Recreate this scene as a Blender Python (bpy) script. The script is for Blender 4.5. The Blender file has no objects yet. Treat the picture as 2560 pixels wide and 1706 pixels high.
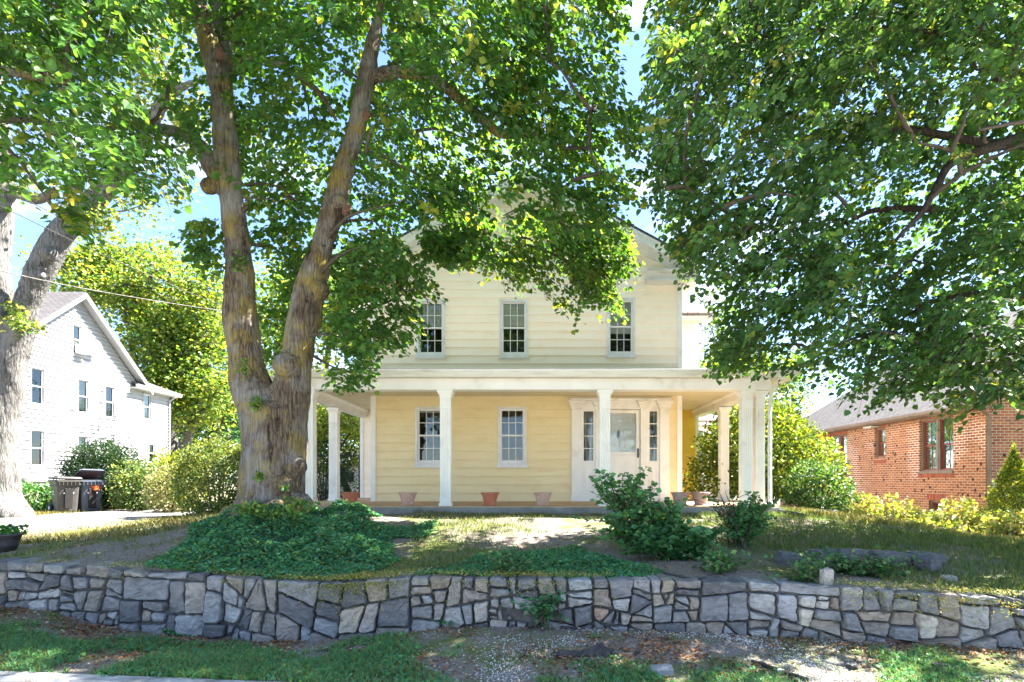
import bpy, math, random
import numpy as np
from mathutils import Vector, Matrix, noise
random.seed(11)
rng = np.random.default_rng(11)
sc = bpy.context.scene
C = sc.collection
R = math.radians
# ------------------------------------------------------------------ camera
F, CX, CY, CZ = 1500.0, 1340.0, 1200.0, 1.6      # focal length and principal point measured in the 2560 px photograph
cam = bpy.data.objects.new('camera', bpy.data.cameras.new('camera'))
C.objects.link(cam)
cam.location = (0, 0, CZ)
cam.rotation_euler = (R(90), 0, 0)
cam.data.sensor_width = 36
cam.data.lens = 36 * F / 2560
cam.data.shift_x = (1280 - CX) / 2560
cam.data.shift_y = (CY - 853) / 2560
cam.data.clip_start = 0.05
cam.data.clip_end = 2000
sc.camera = cam
# ------------------------------------------------------------------ light
SUN = Vector((0.60, 0.21, 0.78)).normalized()
EXPOSURE = 3.48
w = bpy.data.worlds.new('World')
sc.world = w
w.use_nodes = True
nt = w.node_tree
nt.nodes.clear()
sky = nt.nodes.new('ShaderNodeTexSky')
sky.sky_type = 'NISHITA'
sky.sun_disc = False
sky.sun_elevation = math.asin(SUN.z)
sky.sun_rotation = math.atan2(SUN.x, SUN.y)
sky.air_density = 0.82
sky.dust_density = 0.25
sky.ozone_density = 4.2
tc = nt.nodes.new('ShaderNodeTexCoord')
mp = nt.nodes.new('ShaderNodeMapping')
mp.inputs['Scale'].default_value = (1, 1, 2.6)
nz = nt.nodes.new('ShaderNodeTexNoise')
nz.inputs['Scale'].default_value = 2.3
nz.inputs['Detail'].default_value = 7
nz.inputs['Roughness'].default_value = 0.52
cr = nt.nodes.new('ShaderNodeValToRGB')
cr.color_ramp.elements[0].position = 0.52
cr.color_ramp.elements[1].position = 0.82
mx = nt.nodes.new('ShaderNodeMixRGB')
mx.inputs[2].default_value = (7.5, 7.6, 7.8, 1)
bg = nt.nodes.new('ShaderNodeBackground')
bg.inputs['Strength'].default_value = 0.05
wo = nt.nodes.new('ShaderNodeOutputWorld')
L = nt.links.new
L(tc.outputs['Generated'], mp.inputs['Vector'])
L(mp.outputs['Vector'], nz.inputs['Vector'])
L(nz.outputs['Fac'], cr.inputs['Fac'])
L(cr.outputs['Color'], mx.inputs[0])
L(sky.outputs['Color'], mx.inputs[1])
L(mx.outputs['Color'], bg.inputs['Color'])
L(bg.outputs['Background'], wo.inputs['Surface'])
sl = bpy.data.lights.new('sun', 'SUN')
sl.energy = 4.2
sl.angle = R(0.55)
sl.color = (1.0, 0.95, 0.86)
so = bpy.data.objects.new('sun', sl)
C.objects.link(so)
so.location = SUN * 60
so.rotation_euler = SUN.to_track_quat('Z', 'Y').to_euler()
sc.view_settings.view_transform = 'Standard'
sc.view_settings.look = 'None'
sc.view_settings.gamma = 1
sc.view_settings.exposure = EXPOSURE
sc.cycles.max_bounces = 8
sc.cycles.diffuse_bounces = 5
sc.cycles.transmission_bounces = 6
sc.cycles.transparent_max_bounces = 10
sc.cycles.sample_clamp_indirect = 6

# ------------------------------------------------------------------ helpers
def P(px, py, Y):
    return Vector(((px - CX) * Y / F, Y, CZ + (CY - py) * Y / F))

def lin(r, g, b, k=1.0):
    f = lambda v: (v / 12.92 if v <= 0.04045 else ((v + 0.055) / 1.055) ** 2.4) * k
    return (f(r / 255), f(g / 255), f(b / 255), 1)

def tag(o, label=None, cat=None, group=None, kind=None):
    if label: o['label'] = label
    if cat: o['category'] = cat
    if group: o['group'] = group
    if kind: o['kind'] = kind
    return o

def thing(name, label, cat, loc=(0, 0, 0), rz=0, group=None):
    o = bpy.data.objects.new(name, None)
    C.objects.link(o)
    o.location = loc
    o.rotation_euler = (0, 0, rz)
    o.empty_display_size = 0.2
    return tag(o, label, cat, group)

def wparent(o, par, world=True):
    """parent o; world=True when its mesh is written in world coordinates"""
    if par is None: return
    o.parent = par
    if world:
        m = Matrix.Identity(4)
        q = par
        chain = []
        while q is not None:
            chain.append(q)
            q = q.parent
        for q in reversed(chain):
            m = m @ q.matrix_parent_inverse @ Matrix.LocRotScale(q.location, q.rotation_euler, q.scale)
        o.matrix_parent_inverse = m.inverted()

class MB:
    def __init__(s):
        s.v = []; s.f = []; s.uv = None; s.col = []
    def add(s, vs, fs, col=None):
        b = len(s.v)
        s.v.extend([tuple(v) for v in vs])
        for f in fs:
            s.f.append(tuple(i + b for i in f))
            s.col.append(col)
        return s
    def box(s, x0, x1, y0, y1, z0, z1, col=None):
        v = [(x, y, z) for z in (z0, z1) for y in (y0, y1) for x in (x0, x1)]
        return s.add(v, [(0, 2, 3, 1), (4, 5, 7, 6), (0, 1, 5, 4), (2, 6, 7, 3), (0, 4, 6, 2), (1, 3, 7, 5)], col)
    def cbox(s, x0, x1, y0, y1, z0, z1, c=0.01, col=None):
        """box with chamfered edges"""
        c = min(c, abs(x1 - x0) * .45, abs(y1 - y0) * .45, abs(z1 - z0) * .45)
        import itertools
        vs = []
        for (sx, sy, sz) in itertools.product((0, 1), repeat=3):
            X, Y, Z = (x0, x1)[sx], (y0, y1)[sy], (z0, z1)[sz]
            dx, dy, dz = (c, -c)[sx], (c, -c)[sy], (c, -c)[sz]
            vs += [(X, Y + dy, Z + dz), (X + dx, Y, Z + dz), (X + dx, Y + dy, Z)]
        id_ = lambda sx, sy, sz, k: (sx * 4 + sy * 2 + sz) * 3 + k
        fs = []
        for s_ in (0, 1):
            fs.append([id_(s_, 0, 0, 0), id_(s_, 0, 1, 0), id_(s_, 1, 1, 0), id_(s_, 1, 0, 0)])
            fs.append([id_(0, s_, 0, 1), id_(1, s_, 0, 1), id_(1, s_, 1, 1), id_(0, s_, 1, 1)])
            fs.append([id_(0, 0, s_, 2), id_(0, 1, s_, 2), id_(1, 1, s_, 2), id_(1, 0, s_, 2)])
        for a in (0, 1):
            for b in (0, 1):
                fs.append([id_(0, a, b, 1), id_(1, a, b, 1), id_(1, a, b, 2), id_(0, a, b, 2)])
                fs.append([id_(a, 0, b, 0), id_(a, 1, b, 0), id_(a, 1, b, 2), id_(a, 0, b, 2)])
                fs.append([id_(a, b, 0, 0), id_(a, b, 1, 0), id_(a, b, 1, 1), id_(a, b, 0, 1)])
        for (sx, sy, sz) in itertools.product((0, 1), repeat=3):
            fs.append([id_(sx, sy, sz, 0), id_(sx, sy, sz, 1), id_(sx, sy, sz, 2)])
        return s.add(vs, fs, col)
    def tube(s, pts, rad, n=8, cap=True, jit=0.0):
        pts = [Vector(p) for p in pts]
        if not hasattr(rad, '__len__'): rad = [rad] * len(pts)
        b = len(s.v)
        prev = None
        for i, p in enumerate(pts):
            d = (pts[min(i + 1, len(pts) - 1)] - pts[max(i - 1, 0)])
            d = d.normalized() if d.length > 1e-9 else Vector((0, 0, 1))
            if prev is None:
                a = Vector((1, 0, 0)) if abs(d.x) < .8 else Vector((0, 1, 0))
            else:
                a = prev
            u = (a - d * a.dot(d)).normalized()
            prev = u
            v = d.cross(u)
            for k in range(n):
                t = 2 * math.pi * k / n
                r = rad[i] * (1 + jit * (random.random() - .5))
                s.v.append(tuple(p + u * (math.cos(t) * r) + v * (math.sin(t) * r)))
        for i in range(len(pts) - 1):
            for k in range(n):
                k2 = (k + 1) % n
                s.f.append((b + i * n + k, b + i * n + k2, b + (i + 1) * n + k2, b + (i + 1) * n + k))
                s.col.append(None)
        if cap:
            s.f.append(tuple(b + k for k in reversed(range(n)))); s.col.append(None)
            e = b + (len(pts) - 1) * n
            s.f.append(tuple(e + k for k in range(n))); s.col.append(None)
        return s
    def lathe(s, prof, c=(0, 0, 0), n=24, axis='z'):
        b = len(s.v)
        for (r, h) in prof:
            for k in range(n):
                t = 2 * math.pi * k / n
                q = (r * math.cos(t), r * math.sin(t), h)
                if axis == 'x': q = (h, q[0], q[1])
                if axis == 'y': q = (q[0], h, q[1])
                s.v.append((c[0] + q[0], c[1] + q[1], c[2] + q[2]))
        for i in range(len(prof) - 1):
            for k in range(n):
                k2 = (k + 1) % n
                s.f.append((b + i * n + k, b + i * n + k2, b + (i + 1) * n + k2, b + (i + 1) * n + k)); s.col.append(None)
        return s
    def prism(s, prof, lo, hi, axis, col=None):
        """extrude a closed 2D profile between lo and hi along an axis"""
        n = len(prof)
        def q(a, t):
            return {'x': (t, a[0], a[1]), 'y': (a[0], t, a[1]), 'z': (a[0], a[1], t)}[axis]
        vs = [q(a, lo) for a in prof] + [q(a, hi) for a in prof]
        fs = [(i, (i + 1) % n, n + (i + 1) % n, n + i) for i in range(n)]
        fs += [tuple(reversed(range(n))), tuple(range(n, 2 * n))]
        return s.add(vs, fs, col)
    def slab(s, quad, t):
        """polygon given as 3D points, thickened downwards by t along its normal"""
        q = [Vector(p) for p in quad]
        nrm = (q[1] - q[0]).cross(q[2] - q[0]).normalized()
        if nrm.z < 0: nrm = -nrm
        n = len(q)
        vs = q + [p - nrm * t for p in q]
        return s.add(vs, [tuple(range(n)), tuple(reversed(range(n, 2 * n)))] + [(i, n + i, n + (i + 1) % n, (i + 1) % n) for i in range(n)])
    def build(s, name, mat, par=None, world=True, smooth=False, label=None):
        me = bpy.data.meshes.new(name)
        me.from_pydata(s.v, [], s.f)
        if any(c is not None for c in s.col):
            a = me.attributes.new('col', 'FLOAT_COLOR', 'FACE')
            a.data.foreach_set('color', np.array([c if c is not None else (1, 1, 1, 1) for c in s.col], dtype=np.float32).ravel())
        if s.uv is not None:
            ul = me.uv_layers.new(name='UVMap')
            co = np.array([s.uv(s.v[l.vertex_index]) for l in me.loops], dtype=np.float32)
            ul.data.foreach_set('uv', co.ravel())
        if smooth: me.shade_smooth()
        me.materials.append(mat)
        o = bpy.data.objects.new(name, me)
        C.objects.link(o)
        wparent(o, par, world)
        if label: o['label'] = label
        return o

def npmesh(name, V, FL, nper, mat, par=None, col=None, smooth=False):
    """big mesh out of numpy arrays: FL flat loop indices, nper loops per face (int or array)"""
    me = bpy.data.meshes.new(name)
    V = np.ascontiguousarray(V, dtype=np.float32)
    FL = np.ascontiguousarray(FL, dtype=np.int32).ravel()
    if isinstance(nper, int):
        nf = len(FL) // nper
        tot = np.full(nf, nper, dtype=np.int32)
    else:
        tot = np.asarray(nper, dtype=np.int32); nf = len(tot)
    st = np.concatenate(([0], np.cumsum(tot)[:-1])).astype(np.int32)
    me.vertices.add(len(V)); me.vertices.foreach_set('co', V.ravel())
    me.loops.add(len(FL)); me.loops.foreach_set('vertex_index', FL)
    me.polygons.add(nf); me.polygons.foreach_set('loop_start', st)
    me.update(calc_edges=True)
    if not smooth: me.shade_flat()
    if col is not None:
        a = me.attributes.new('col', 'FLOAT_COLOR', 'FACE')
        a.data.foreach_set('color', np.ascontiguousarray(col, dtype=np.float32).ravel())
    me.materials.append(mat)
    o = bpy.data.objects.new(name, me)
    C.objects.link(o)
    wparent(o, par, True)
    return o

def nrm(a):
    return a / np.maximum(np.linalg.norm(a, axis=-1, keepdims=True), 1e-9)

LEAF = np.array([(0, 0, 0), (-.47, .26, .13), (-.40, .66, .10), (0, 1.06, -.06), (.40, .66, .10), (.47, .26, .13)])
def leaves(name, B, D, N, S, col, mat, par=None, width=1.0):
    n = len(B)
    D = nrm(D); U = nrm(np.cross(N, D)); W = np.cross(D, U)
    S = np.asarray(S).reshape(-1, 1, 1)
    loc = LEAF * np.array([width, 1, 1])
    V = B[:, None, :] + S * (loc[None, :, 0:1] * U[:, None, :] + loc[None, :, 1:2] * D[:, None, :] + loc[None, :, 2:3] * W[:, None, :])
    f = np.array([0, 3, 2, 1, 0, 5, 4, 3])
    FL = (np.arange(n)[:, None] * 6 + f[None, :])
    c4 = np.ones((n, 4), np.float32); c4[:, :3] = col
    return npmesh(name, V.reshape(-1, 3), FL, 4, mat, par, np.repeat(c4, 2, axis=0))

def blades(name, B, H, lean, wd, col, mat, par=None):
    n = len(B)
    az = rng.uniform(0, 2 * np.pi, n)
    u = np.stack([np.cos(az), np.sin(az), np.zeros(n)], 1) * (wd / 2).reshape(-1, 1)
    la = rng.uniform(0, 2 * np.pi, n)
    d = np.stack([np.cos(la) * lean, np.sin(la) * lean, np.ones(n)], 1) * H.reshape(-1, 1)
    mid = B + d * np.array([.35, .35, .6]); tip = B + d
    V = np.stack([B - u, B + u, mid + u * .8, mid - u * .8, tip], 1)
    i = np.arange(n)[:, None] * 5
    FL = np.concatenate([i + 0, i + 1, i + 2, i + 3, i + 3, i + 2, i + 4], 1)
    c4 = np.ones((n, 4), np.float32); c4[:, :3] = col
    return npmesh(name, V.reshape(-1, 3), FL, np.tile([4, 3], n), mat, par, np.repeat(c4, 2, axis=0))

def pick(cols, n, p=None, jit=.18):
    cols = np.array(cols)
    c = cols[rng.choice(len(cols), n, p=p)]
    return np.clip(c * (1 + jit * rng.standard_normal((n, 1))) * (1 + .06 * rng.standard_normal((n, 3))), .003, .9)

# ------------------------------------------------------------------ materials
def mat_base(name):
    m = bpy.data.materials.new(name)
    m.use_nodes = True
    t = m.node_tree
    return m, t, t.nodes['Principled BSDF'], t.nodes.new, t.links.new

def pm(name, c1, c2=None, scale=6, rough=.7, bump=0, bscale=40, det=6, stretch=(1, 1, 1), lo=.35, hi=.65, metal=0, spec=.4, c3=None, s3=1.2, t3=(.55, .7)):
    """procedural paint / stone / soil: two noise-mixed tones, optional stain tone, optional bump"""
    m, t, b, N_, L_ = mat_base(name)
    b.inputs['Roughness'].default_value = rough
    b.inputs['Metallic'].default_value = metal
    b.inputs['Specular IOR Level'].default_value = spec
    if c2 is None: c2 = tuple(x * .86 for x in c1[:3]) + (1,)
    tc = N_('ShaderNodeTexCoord'); mp = N_('ShaderNodeMapping')
    mp.inputs['Scale'].default_value = stretch
    L_(tc.outputs['Object'], mp.inputs['Vector'])
    n = N_('ShaderNodeTexNoise'); n.inputs['Scale'].default_value = scale; n.inputs['Detail'].default_value = det
    n.inputs['Roughness'].default_value = .6
    L_(mp.outputs['Vector'], n.inputs['Vector'])
    r = N_('ShaderNodeValToRGB')
    r.color_ramp.elements[0].position = lo; r.color_ramp.elements[1].position = hi
    r.color_ramp.elements[0].color = c1; r.color_ramp.elements[1].color = c2
    L_(n.outputs['Fac'], r.inputs['Fac'])
    out = r.outputs['Color']
    if c3 is not None:
        n3 = N_('ShaderNodeTexNoise'); n3.inputs['Scale'].default_value = s3; n3.inputs['Detail'].default_value = 5
        L_(mp.outputs['Vector'], n3.inputs['Vector'])
        r3 = N_('ShaderNodeValToRGB'); r3.color_ramp.elements[0].position = t3[0]; r3.color_ramp.elements[1].position = t3[1]
        L_(n3.outputs['Fac'], r3.inputs['Fac'])
        x = N_('ShaderNodeMixRGB'); x.inputs[2].default_value = c3
        L_(r3.outputs['Color'], x.inputs[0]); L_(out, x.inputs[1]); out = x.outputs['Color']
    L_(out, b.inputs['Base Color'])
    if bump:
        n2 = N_('ShaderNodeTexNoise'); n2.inputs['Scale'].default_value = bscale; n2.inputs['Detail'].default_value = 5
        L_(mp.outputs['Vector'], n2.inputs['Vector'])
        bp = N_('ShaderNodeBump'); bp.inputs['Strength'].default_value = bump; bp.inputs['Distance'].default_value = .02
        L_(n2.outputs['Fac'], bp.inputs['Height']); L_(bp.outputs['Normal'], b.inputs['Normal'])
    return m

def leaf_mat(name, trans=.5, tint=(2.3, 1.9, .6), rough=.5, spec=.35):
    m, t, b, N_, L_ = mat_base(name)
    a = N_('ShaderNodeAttribute'); a.attribute_name = 'col'
    L_(a.outputs['Color'], b.inputs['Base Color'])
    b.inputs['Roughness'].default_value = rough
    b.inputs['Specular IOR Level'].default_value = spec
    tr = N_('ShaderNodeBsdfTranslucent')
    x = N_('ShaderNodeMixRGB'); x.blend_type = 'MULTIPLY'; x.inputs[0].default_value = 1
    x.inputs[2].default_value = (*tint, 1)
    L_(a.outputs['Color'], x.inputs[1]); L_(x.outputs['Color'], tr.inputs['Color'])
    mix = N_('ShaderNodeMixShader'); mix.inputs[0].default_value = trans
    L_(b.outputs['BSDF'], mix.inputs[1]); L_(tr.outputs['BSDF'], mix.inputs[2])
    L_(mix.outputs['Shader'], t.nodes['Material Output'].inputs['Surface'])
    return m

def attr_mat(name, rough=.85, nscale=14, amt=.45, bump=.5, bscale=30, stretch=(1, 1, 1), spec=.3):
    """colour per face from the 'col' attribute, broken up by noise"""
    m, t, b, N_, L_ = mat_base(name)
    b.inputs['Roughness'].default_value = rough; b.inputs['Specular IOR Level'].default_value = spec
    a = N_('ShaderNodeAttribute'); a.attribute_name = 'col'
    tc = N_('ShaderNodeTexCoord'); mp = N_('ShaderNodeMapping'); mp.inputs['Scale'].default_value = stretch
    L_(tc.outputs['Object'], mp.inputs['Vector'])
    n = N_('ShaderNodeTexNoise'); n.inputs['Scale'].default_value = nscale; n.inputs['Detail'].default_value = 8; n.inputs['Roughness'].default_value = .68
    L_(mp.outputs['Vector'], n.inputs['Vector'])
    mr = N_('ShaderNodeMapRange'); mr.inputs[1].default_value = .3; mr.inputs[2].default_value = .7
    mr.inputs[3].default_value = 1 - amt; mr.inputs[4].default_value = 1 + amt
    L_(n.outputs['Fac'], mr.inputs[0])
    x = N_('ShaderNodeVectorMath'); x.operation = 'SCALE'
    L_(a.outputs['Color'], x.inputs[0]); L_(mr.outputs[0], x.inputs['Scale'])
    L_(x.outputs['Vector'], b.inputs['Base Color'])
    n2 = N_('ShaderNodeTexNoise'); n2.inputs['Scale'].default_value = bscale; n2.inputs['Detail'].default_value = 7
    L_(mp.outputs['Vector'], n2.inputs['Vector'])
    bp = N_('ShaderNodeBump'); bp.inputs['Strength'].default_value = bump; bp.inputs['Distance'].default_value = .02
    L_(n2.outputs['Fac'], bp.inputs['Height']); L_(bp.outputs['Normal'], b.inputs['Normal'])
    return m

def bark_mat(name, furrow, ridge, grey, lichen=None, scale=9, lz=(.5, .62)):
    m, t, b, N_, L_ = mat_base(name)
    b.inputs['Roughness'].default_value = .9; b.inputs['Specular IOR Level'].default_value = .2
    tc = N_('ShaderNodeTexCoord'); mp = N_('ShaderNodeMapping'); mp.inputs['Scale'].default_value = (1, 1, .09)
    L_(tc.outputs['Object'], mp.inputs['Vector'])
    # warp so that the furrows wander and join
    wn = N_('ShaderNodeTexNoise'); wn.inputs['Scale'].default_value = 3.5; wn.inputs['Detail'].default_value = 3
    L_(tc.outputs['Object'], wn.inputs['Vector'])
    wa = N_('ShaderNodeVectorMath'); wa.operation = 'MULTIPLY_ADD'; wa.inputs[1].default_value = (.12, .12, .05)
    L_(wn.outputs['Color'], wa.inputs[0]); L_(mp.outputs['Vector'], wa.inputs[2])
    vo = N_('ShaderNodeTexVoronoi'); vo.feature = 'DISTANCE_TO_EDGE'; vo.inputs['Scale'].default_value = scale * 2.6
    L_(wa.outputs['Vector'], vo.inputs['Vector'])
    n = N_('ShaderNodeTexNoise'); n.inputs['Scale'].default_value = scale * 2; n.inputs['Detail'].default_value = 8; n.inputs['Roughness'].default_value = .7
    L_(wa.outputs['Vector'], n.inputs['Vector'])
    ad = N_('ShaderNodeMath'); ad.operation = 'MULTIPLY_ADD'; ad.inputs[1].default_value = 1.0
    L_(vo.outputs['Distance'], ad.inputs[0]); L_(n.outputs['Fac'], ad.inputs[2])
    r = N_('ShaderNodeValToRGB')
    r.color_ramp.elements[0].position = .40; r.color_ramp.elements[1].position = .74
    r.color_ramp.elements[0].color = furrow; r.color_ramp.elements[1].color = ridge
    L_(ad.outputs[0], r.inputs['Fac'])
    out = r.outputs['Color']
    def patch(out, colr, scale, p0, p1, mult=None):
        n3 = N_('ShaderNodeTexNoise'); n3.inputs['Scale'].default_value = scale; n3.inputs['Detail'].default_value = 6; n3.inputs['Roughness'].default_value = .65
        L_(tc.outputs['Object'], n3.inputs['Vector'])
        r3 = N_('ShaderNodeValToRGB'); r3.color_ramp.elements[0].position = p0; r3.color_ramp.elements[1].position = p1
        L_(n3.outputs['Fac'], r3.inputs['Fac'])
        fac = r3.outputs['Color']
        mm = N_('ShaderNodeMath'); mm.operation = 'MULTIPLY'
        L_(fac, mm.inputs[0]); L_(ad.outputs[0], mm.inputs[1])
        x = N_('ShaderNodeMixRGB'); x.inputs[2].default_value = colr
        L_(mm.outputs[0], x.inputs[0]); L_(out, x.inputs[1])
        return x.outputs['Color']
    out = patch(out, grey, 1.7, .44, .62)
    if lichen: out = patch(out, lichen, 2.3, *lz)
    L_(out, b.inputs['Base Color'])
    bp = N_('ShaderNodeBump'); bp.inputs['Strength'].default_value = .9; bp.inputs['Distance'].default_value = .035
    L_(ad.outputs[0], bp.inputs['Height']); L_(bp.outputs['Normal'], b.inputs['Normal'])
    return m

def shingle_mat(name, c1, c2, cm, uvscale=(1, 1)):
    m, t, b, N_, L_ = mat_base(name)
    b.inputs['Roughness'].default_value = .9; b.inputs['Specular IOR Level'].default_value = .2
    uv = N_('ShaderNodeTexCoord')
    br = N_('ShaderNodeTexBrick')
    br.inputs['Scale'].default_value = 1; br.inputs['Brick Width'].default_value = .28; br.inputs['Row Height'].default_value = .13
    br.inputs['Mortar Size'].default_value = .012; br.inputs['Bias'].default_value = -.2
    br.inputs['Color1'].default_value = c1; br.inputs['Color2'].default_value = c2; br.inputs['Mortar'].default_value = cm
    L_(uv.outputs['UV'], br.inputs['Vector'])
    n = N_('ShaderNodeTexNoise'); n.inputs['Scale'].default_value = 60
    L_(uv.outputs['Object'], n.inputs['Vector'])
    x = N_('ShaderNodeMixRGB'); x.blend_type = 'OVERLAY'; x.inputs[0].default_value = .5
    L_(br.outputs['Color'], x.inputs[1]); L_(n.outputs['Fac'], x.inputs[2])
    L_(x.outputs['Color'], b.inputs['Base Color'])
    bp = N_('ShaderNodeBump'); bp.inputs['Strength'].default_value = .6; bp.inputs['Distance'].default_value = .01; bp.invert = True
    L_(br.outputs['Fac'], bp.inputs['Height']); L_(bp.outputs['Normal'], b.inputs['Normal'])
    return m

def glass_mat(name, refl=.14, tint=(.75, .8, .8, 1)):
    m, t, b, N_, L_ = mat_base(name)
    tr = N_('ShaderNodeBsdfTransparent'); tr.inputs['Color'].default_value = tint
    gl = N_('ShaderNodeBsdfGlossy'); gl.inputs['Roughness'].default_value = .03
    tc = N_('ShaderNodeTexCoord'); nn = N_('ShaderNodeTexNoise'); nn.inputs['Scale'].default_value = 3
    L_(tc.outputs['Object'], nn.inputs['Vector'])
    bp = N_('ShaderNodeBump'); bp.inputs['Strength'].default_value = .06; bp.inputs['Distance'].default_value = .05
    L_(nn.outputs['Fac'], bp.inputs['Height']); L_(bp.outputs['Normal'], gl.inputs['Normal'])
    fr = N_('ShaderNodeFresnel'); fr.inputs['IOR'].default_value = 1.5
    ad = N_('ShaderNodeMath'); ad.operation = 'ADD'; ad.inputs[1].default_value = refl; ad.use_clamp = True
    L_(fr.outputs[0], ad.inputs[0])
    mix = N_('ShaderNodeMixShader')
    L_(ad.outputs[0], mix.inputs[0]); L_(tr.outputs[0], mix.inputs[1]); L_(gl.outputs[0], mix.inputs[2])
    L_(mix.outputs['Shader'], t.nodes['Material Output'].inputs['Surface'])
    return m

M = {}
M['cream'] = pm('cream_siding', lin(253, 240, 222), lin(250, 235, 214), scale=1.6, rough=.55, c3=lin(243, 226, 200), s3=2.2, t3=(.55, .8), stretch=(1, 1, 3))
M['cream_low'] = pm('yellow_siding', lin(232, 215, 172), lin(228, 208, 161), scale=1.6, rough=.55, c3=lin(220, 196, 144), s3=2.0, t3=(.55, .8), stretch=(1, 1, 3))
M['trim'] = pm('white_trim', lin(236, 234, 230), lin(228, 225, 220), scale=3, rough=.5, c3=lin(206, 200, 190), s3=3, t3=(.6, .8))
M['trim_grey'] = pm('window_casing_paint', lin(226, 226, 226), lin(208, 208, 210), scale=4, rough=.45)
M['ceiling'] = pm('porch_ceiling', lin(218, 208, 180), lin(210, 198, 168), scale=2, rough=.6)
M['soffit'] = pm('soffit_vinyl', lin(214, 209, 198), lin(204, 197, 184), scale=3, rough=.5)
M['gutter'] = pm('gutter_metal', lin(222, 220, 214), lin(204, 201, 194), scale=4, rough=.35, stretch=(.4, 3, 3), c3=lin(168, 160, 146), s3=4, t3=(.6, .85))
M['shingle'] = shingle_mat('roof_shingle', (.105, .098, .10, 1), (.075, .07, .074, 1), (.03, .028, .03, 1))
M['shingle_pale'] = shingle_mat('pale_roof_shingle', (.24, .21, .20, 1), (.17, .15, .145, 1), (.09, .08, .078, 1))
M['concrete'] = pm('concrete', lin(150, 148, 142), lin(128, 126, 122), scale=5, rough=.9, bump=.3, bscale=60, c3=lin(104, 100, 94), s3=2.4, t3=(.5, .72))
M['porch_floor'] = pm('porch_floor_paint', lin(190, 160, 128), lin(176, 146, 112), scale=3, rough=.7, bump=.1)
M['glass'] = glass_mat('window_glass', .05)
M['glass_bright'] = glass_mat('storm_glass', .05, (.92, .95, .95, 1))
M['dark'] = pm('dark_interior', (.012, .012, .013, 1), (.02, .018, .016, 1), scale=3, rough=.9)
M['blind'] = pm('window_blind', lin(226, 230, 226), lin(206, 212, 208), scale=30, rough=.7, stretch=(.05, .05, 1))
M['curtain'] = pm('lace_curtain', lin(214, 214, 214), lin(120, 120, 122), scale=26, rough=.9, stretch=(1, 1, .06), lo=.4, hi=.6)
M['black'] = pm('black_iron', (.012, .012, .013, 1), (.02, .02, .022, 1), scale=20, rough=.4)
M['terracotta'] = pm('terracotta', lin(186, 112, 84), lin(172, 98, 72), scale=5, rough=.75, c3=lin(204, 150, 124), s3=7, t3=(.5, .75))
M['terracotta_faded'] = pm('faded_terracotta', lin(196, 160, 144), lin(184, 142, 124), scale=6, rough=.8, c3=lin(206, 184, 170), s3=8, t3=(.5, .7))
M['pot_taupe'] = pm('taupe_pot', lin(164, 138, 128), lin(150, 124, 116), scale=5, rough=.7, c3=lin(182, 164, 156), s3=6, t3=(.5, .75))
M['white_siding'] = pm('white_vinyl_siding', lin(172, 172, 174), lin(165, 165, 168), scale=2, rough=.5)
M['mortar'] = pm('mortar', (.13, .125, .12, 1), (.07, .067, .065, 1), scale=18, rough=.95, bump=.5, bscale=60)
M['stone'] = attr_mat('rubble_stone', nscale=9, amt=.42, bump=.75, bscale=22, stretch=(1, 1, 2.2))
M['rock'] = pm('loose_rock', (.14, .14, .143, 1), (.075, .075, .08, 1), scale=9, rough=.9, bump=.7, bscale=25)
M['rock_pale'] = pm('pale_rock', (.45, .42, .38, 1), (.3, .28, .26, 1), scale=9, rough=.9, bump=.6, bscale=30)
M['lime_leaf'] = leaf_mat('lime_leaf')
M['maple_leaf'] = leaf_mat('broad_leaf', .4, (1.8, 1.7, .6))
M['shrub_leaf'] = leaf_mat('shrub_leaf', .3, (1.7, 1.6, .6))
M['grass'] = leaf_mat('grass_blade', .3, (1.6, 1.5, .8), .6, .2)
M['twig'] = pm('twig_bark', (.055, .042, .032, 1), (.10, .08, .06, 1), scale=12, rough=.9)
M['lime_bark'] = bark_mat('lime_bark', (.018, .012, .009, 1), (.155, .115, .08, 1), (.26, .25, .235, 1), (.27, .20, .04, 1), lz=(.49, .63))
M['lime_bark_shade'] = bark_mat('shaded_lime_bark', (.014, .011, .009, 1), (.06, .045, .034, 1), (.07, .058, .05, 1))  # darker copy of the lime bark, crown shade put into its colour
M['grey_bark'] = bark_mat('grey_bark', (.03, .027, .025, 1), (.15, .142, .135, 1), (.19, .182, .175, 1), None, 7)
M['bin_grey'] = pm('grey_plastic', lin(74, 71, 70), lin(64, 61, 60), scale=4, rough=.45, c3=lin(90, 86, 83), s3=3, t3=(.55, .8))
M['bin_blue'] = pm('blue_grey_plastic', lin(82, 88, 102), lin(72, 77, 90), scale=4, rough=.45)
M['rubber'] = pm('black_rubber', (.015, .015, .015, 1), (.03, .03, .03, 1), scale=15, rough=.7)
M['bounce_road'] = pm('pale_concrete_bounce', (.45, .43, .40, 1), (.38, .365, .345, 1), scale=60, rough=.92, bump=.4, bscale=140)  # unseen road made pale to bounce sun onto the house and leaves
M['drive'] = pm('driveway_surface', (.20, .19, .18, 1), (.15, .143, .137, 1), scale=3, rough=.95, bump=.3, bscale=80, c3=(.10, .095, .09, 1), s3=1.1, t3=(.55, .7))
M['soil'] = pm('soil', (.10, .078, .058, 1), (.052, .042, .034, 1), scale=20, rough=.95, bump=.7, bscale=60)
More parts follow.
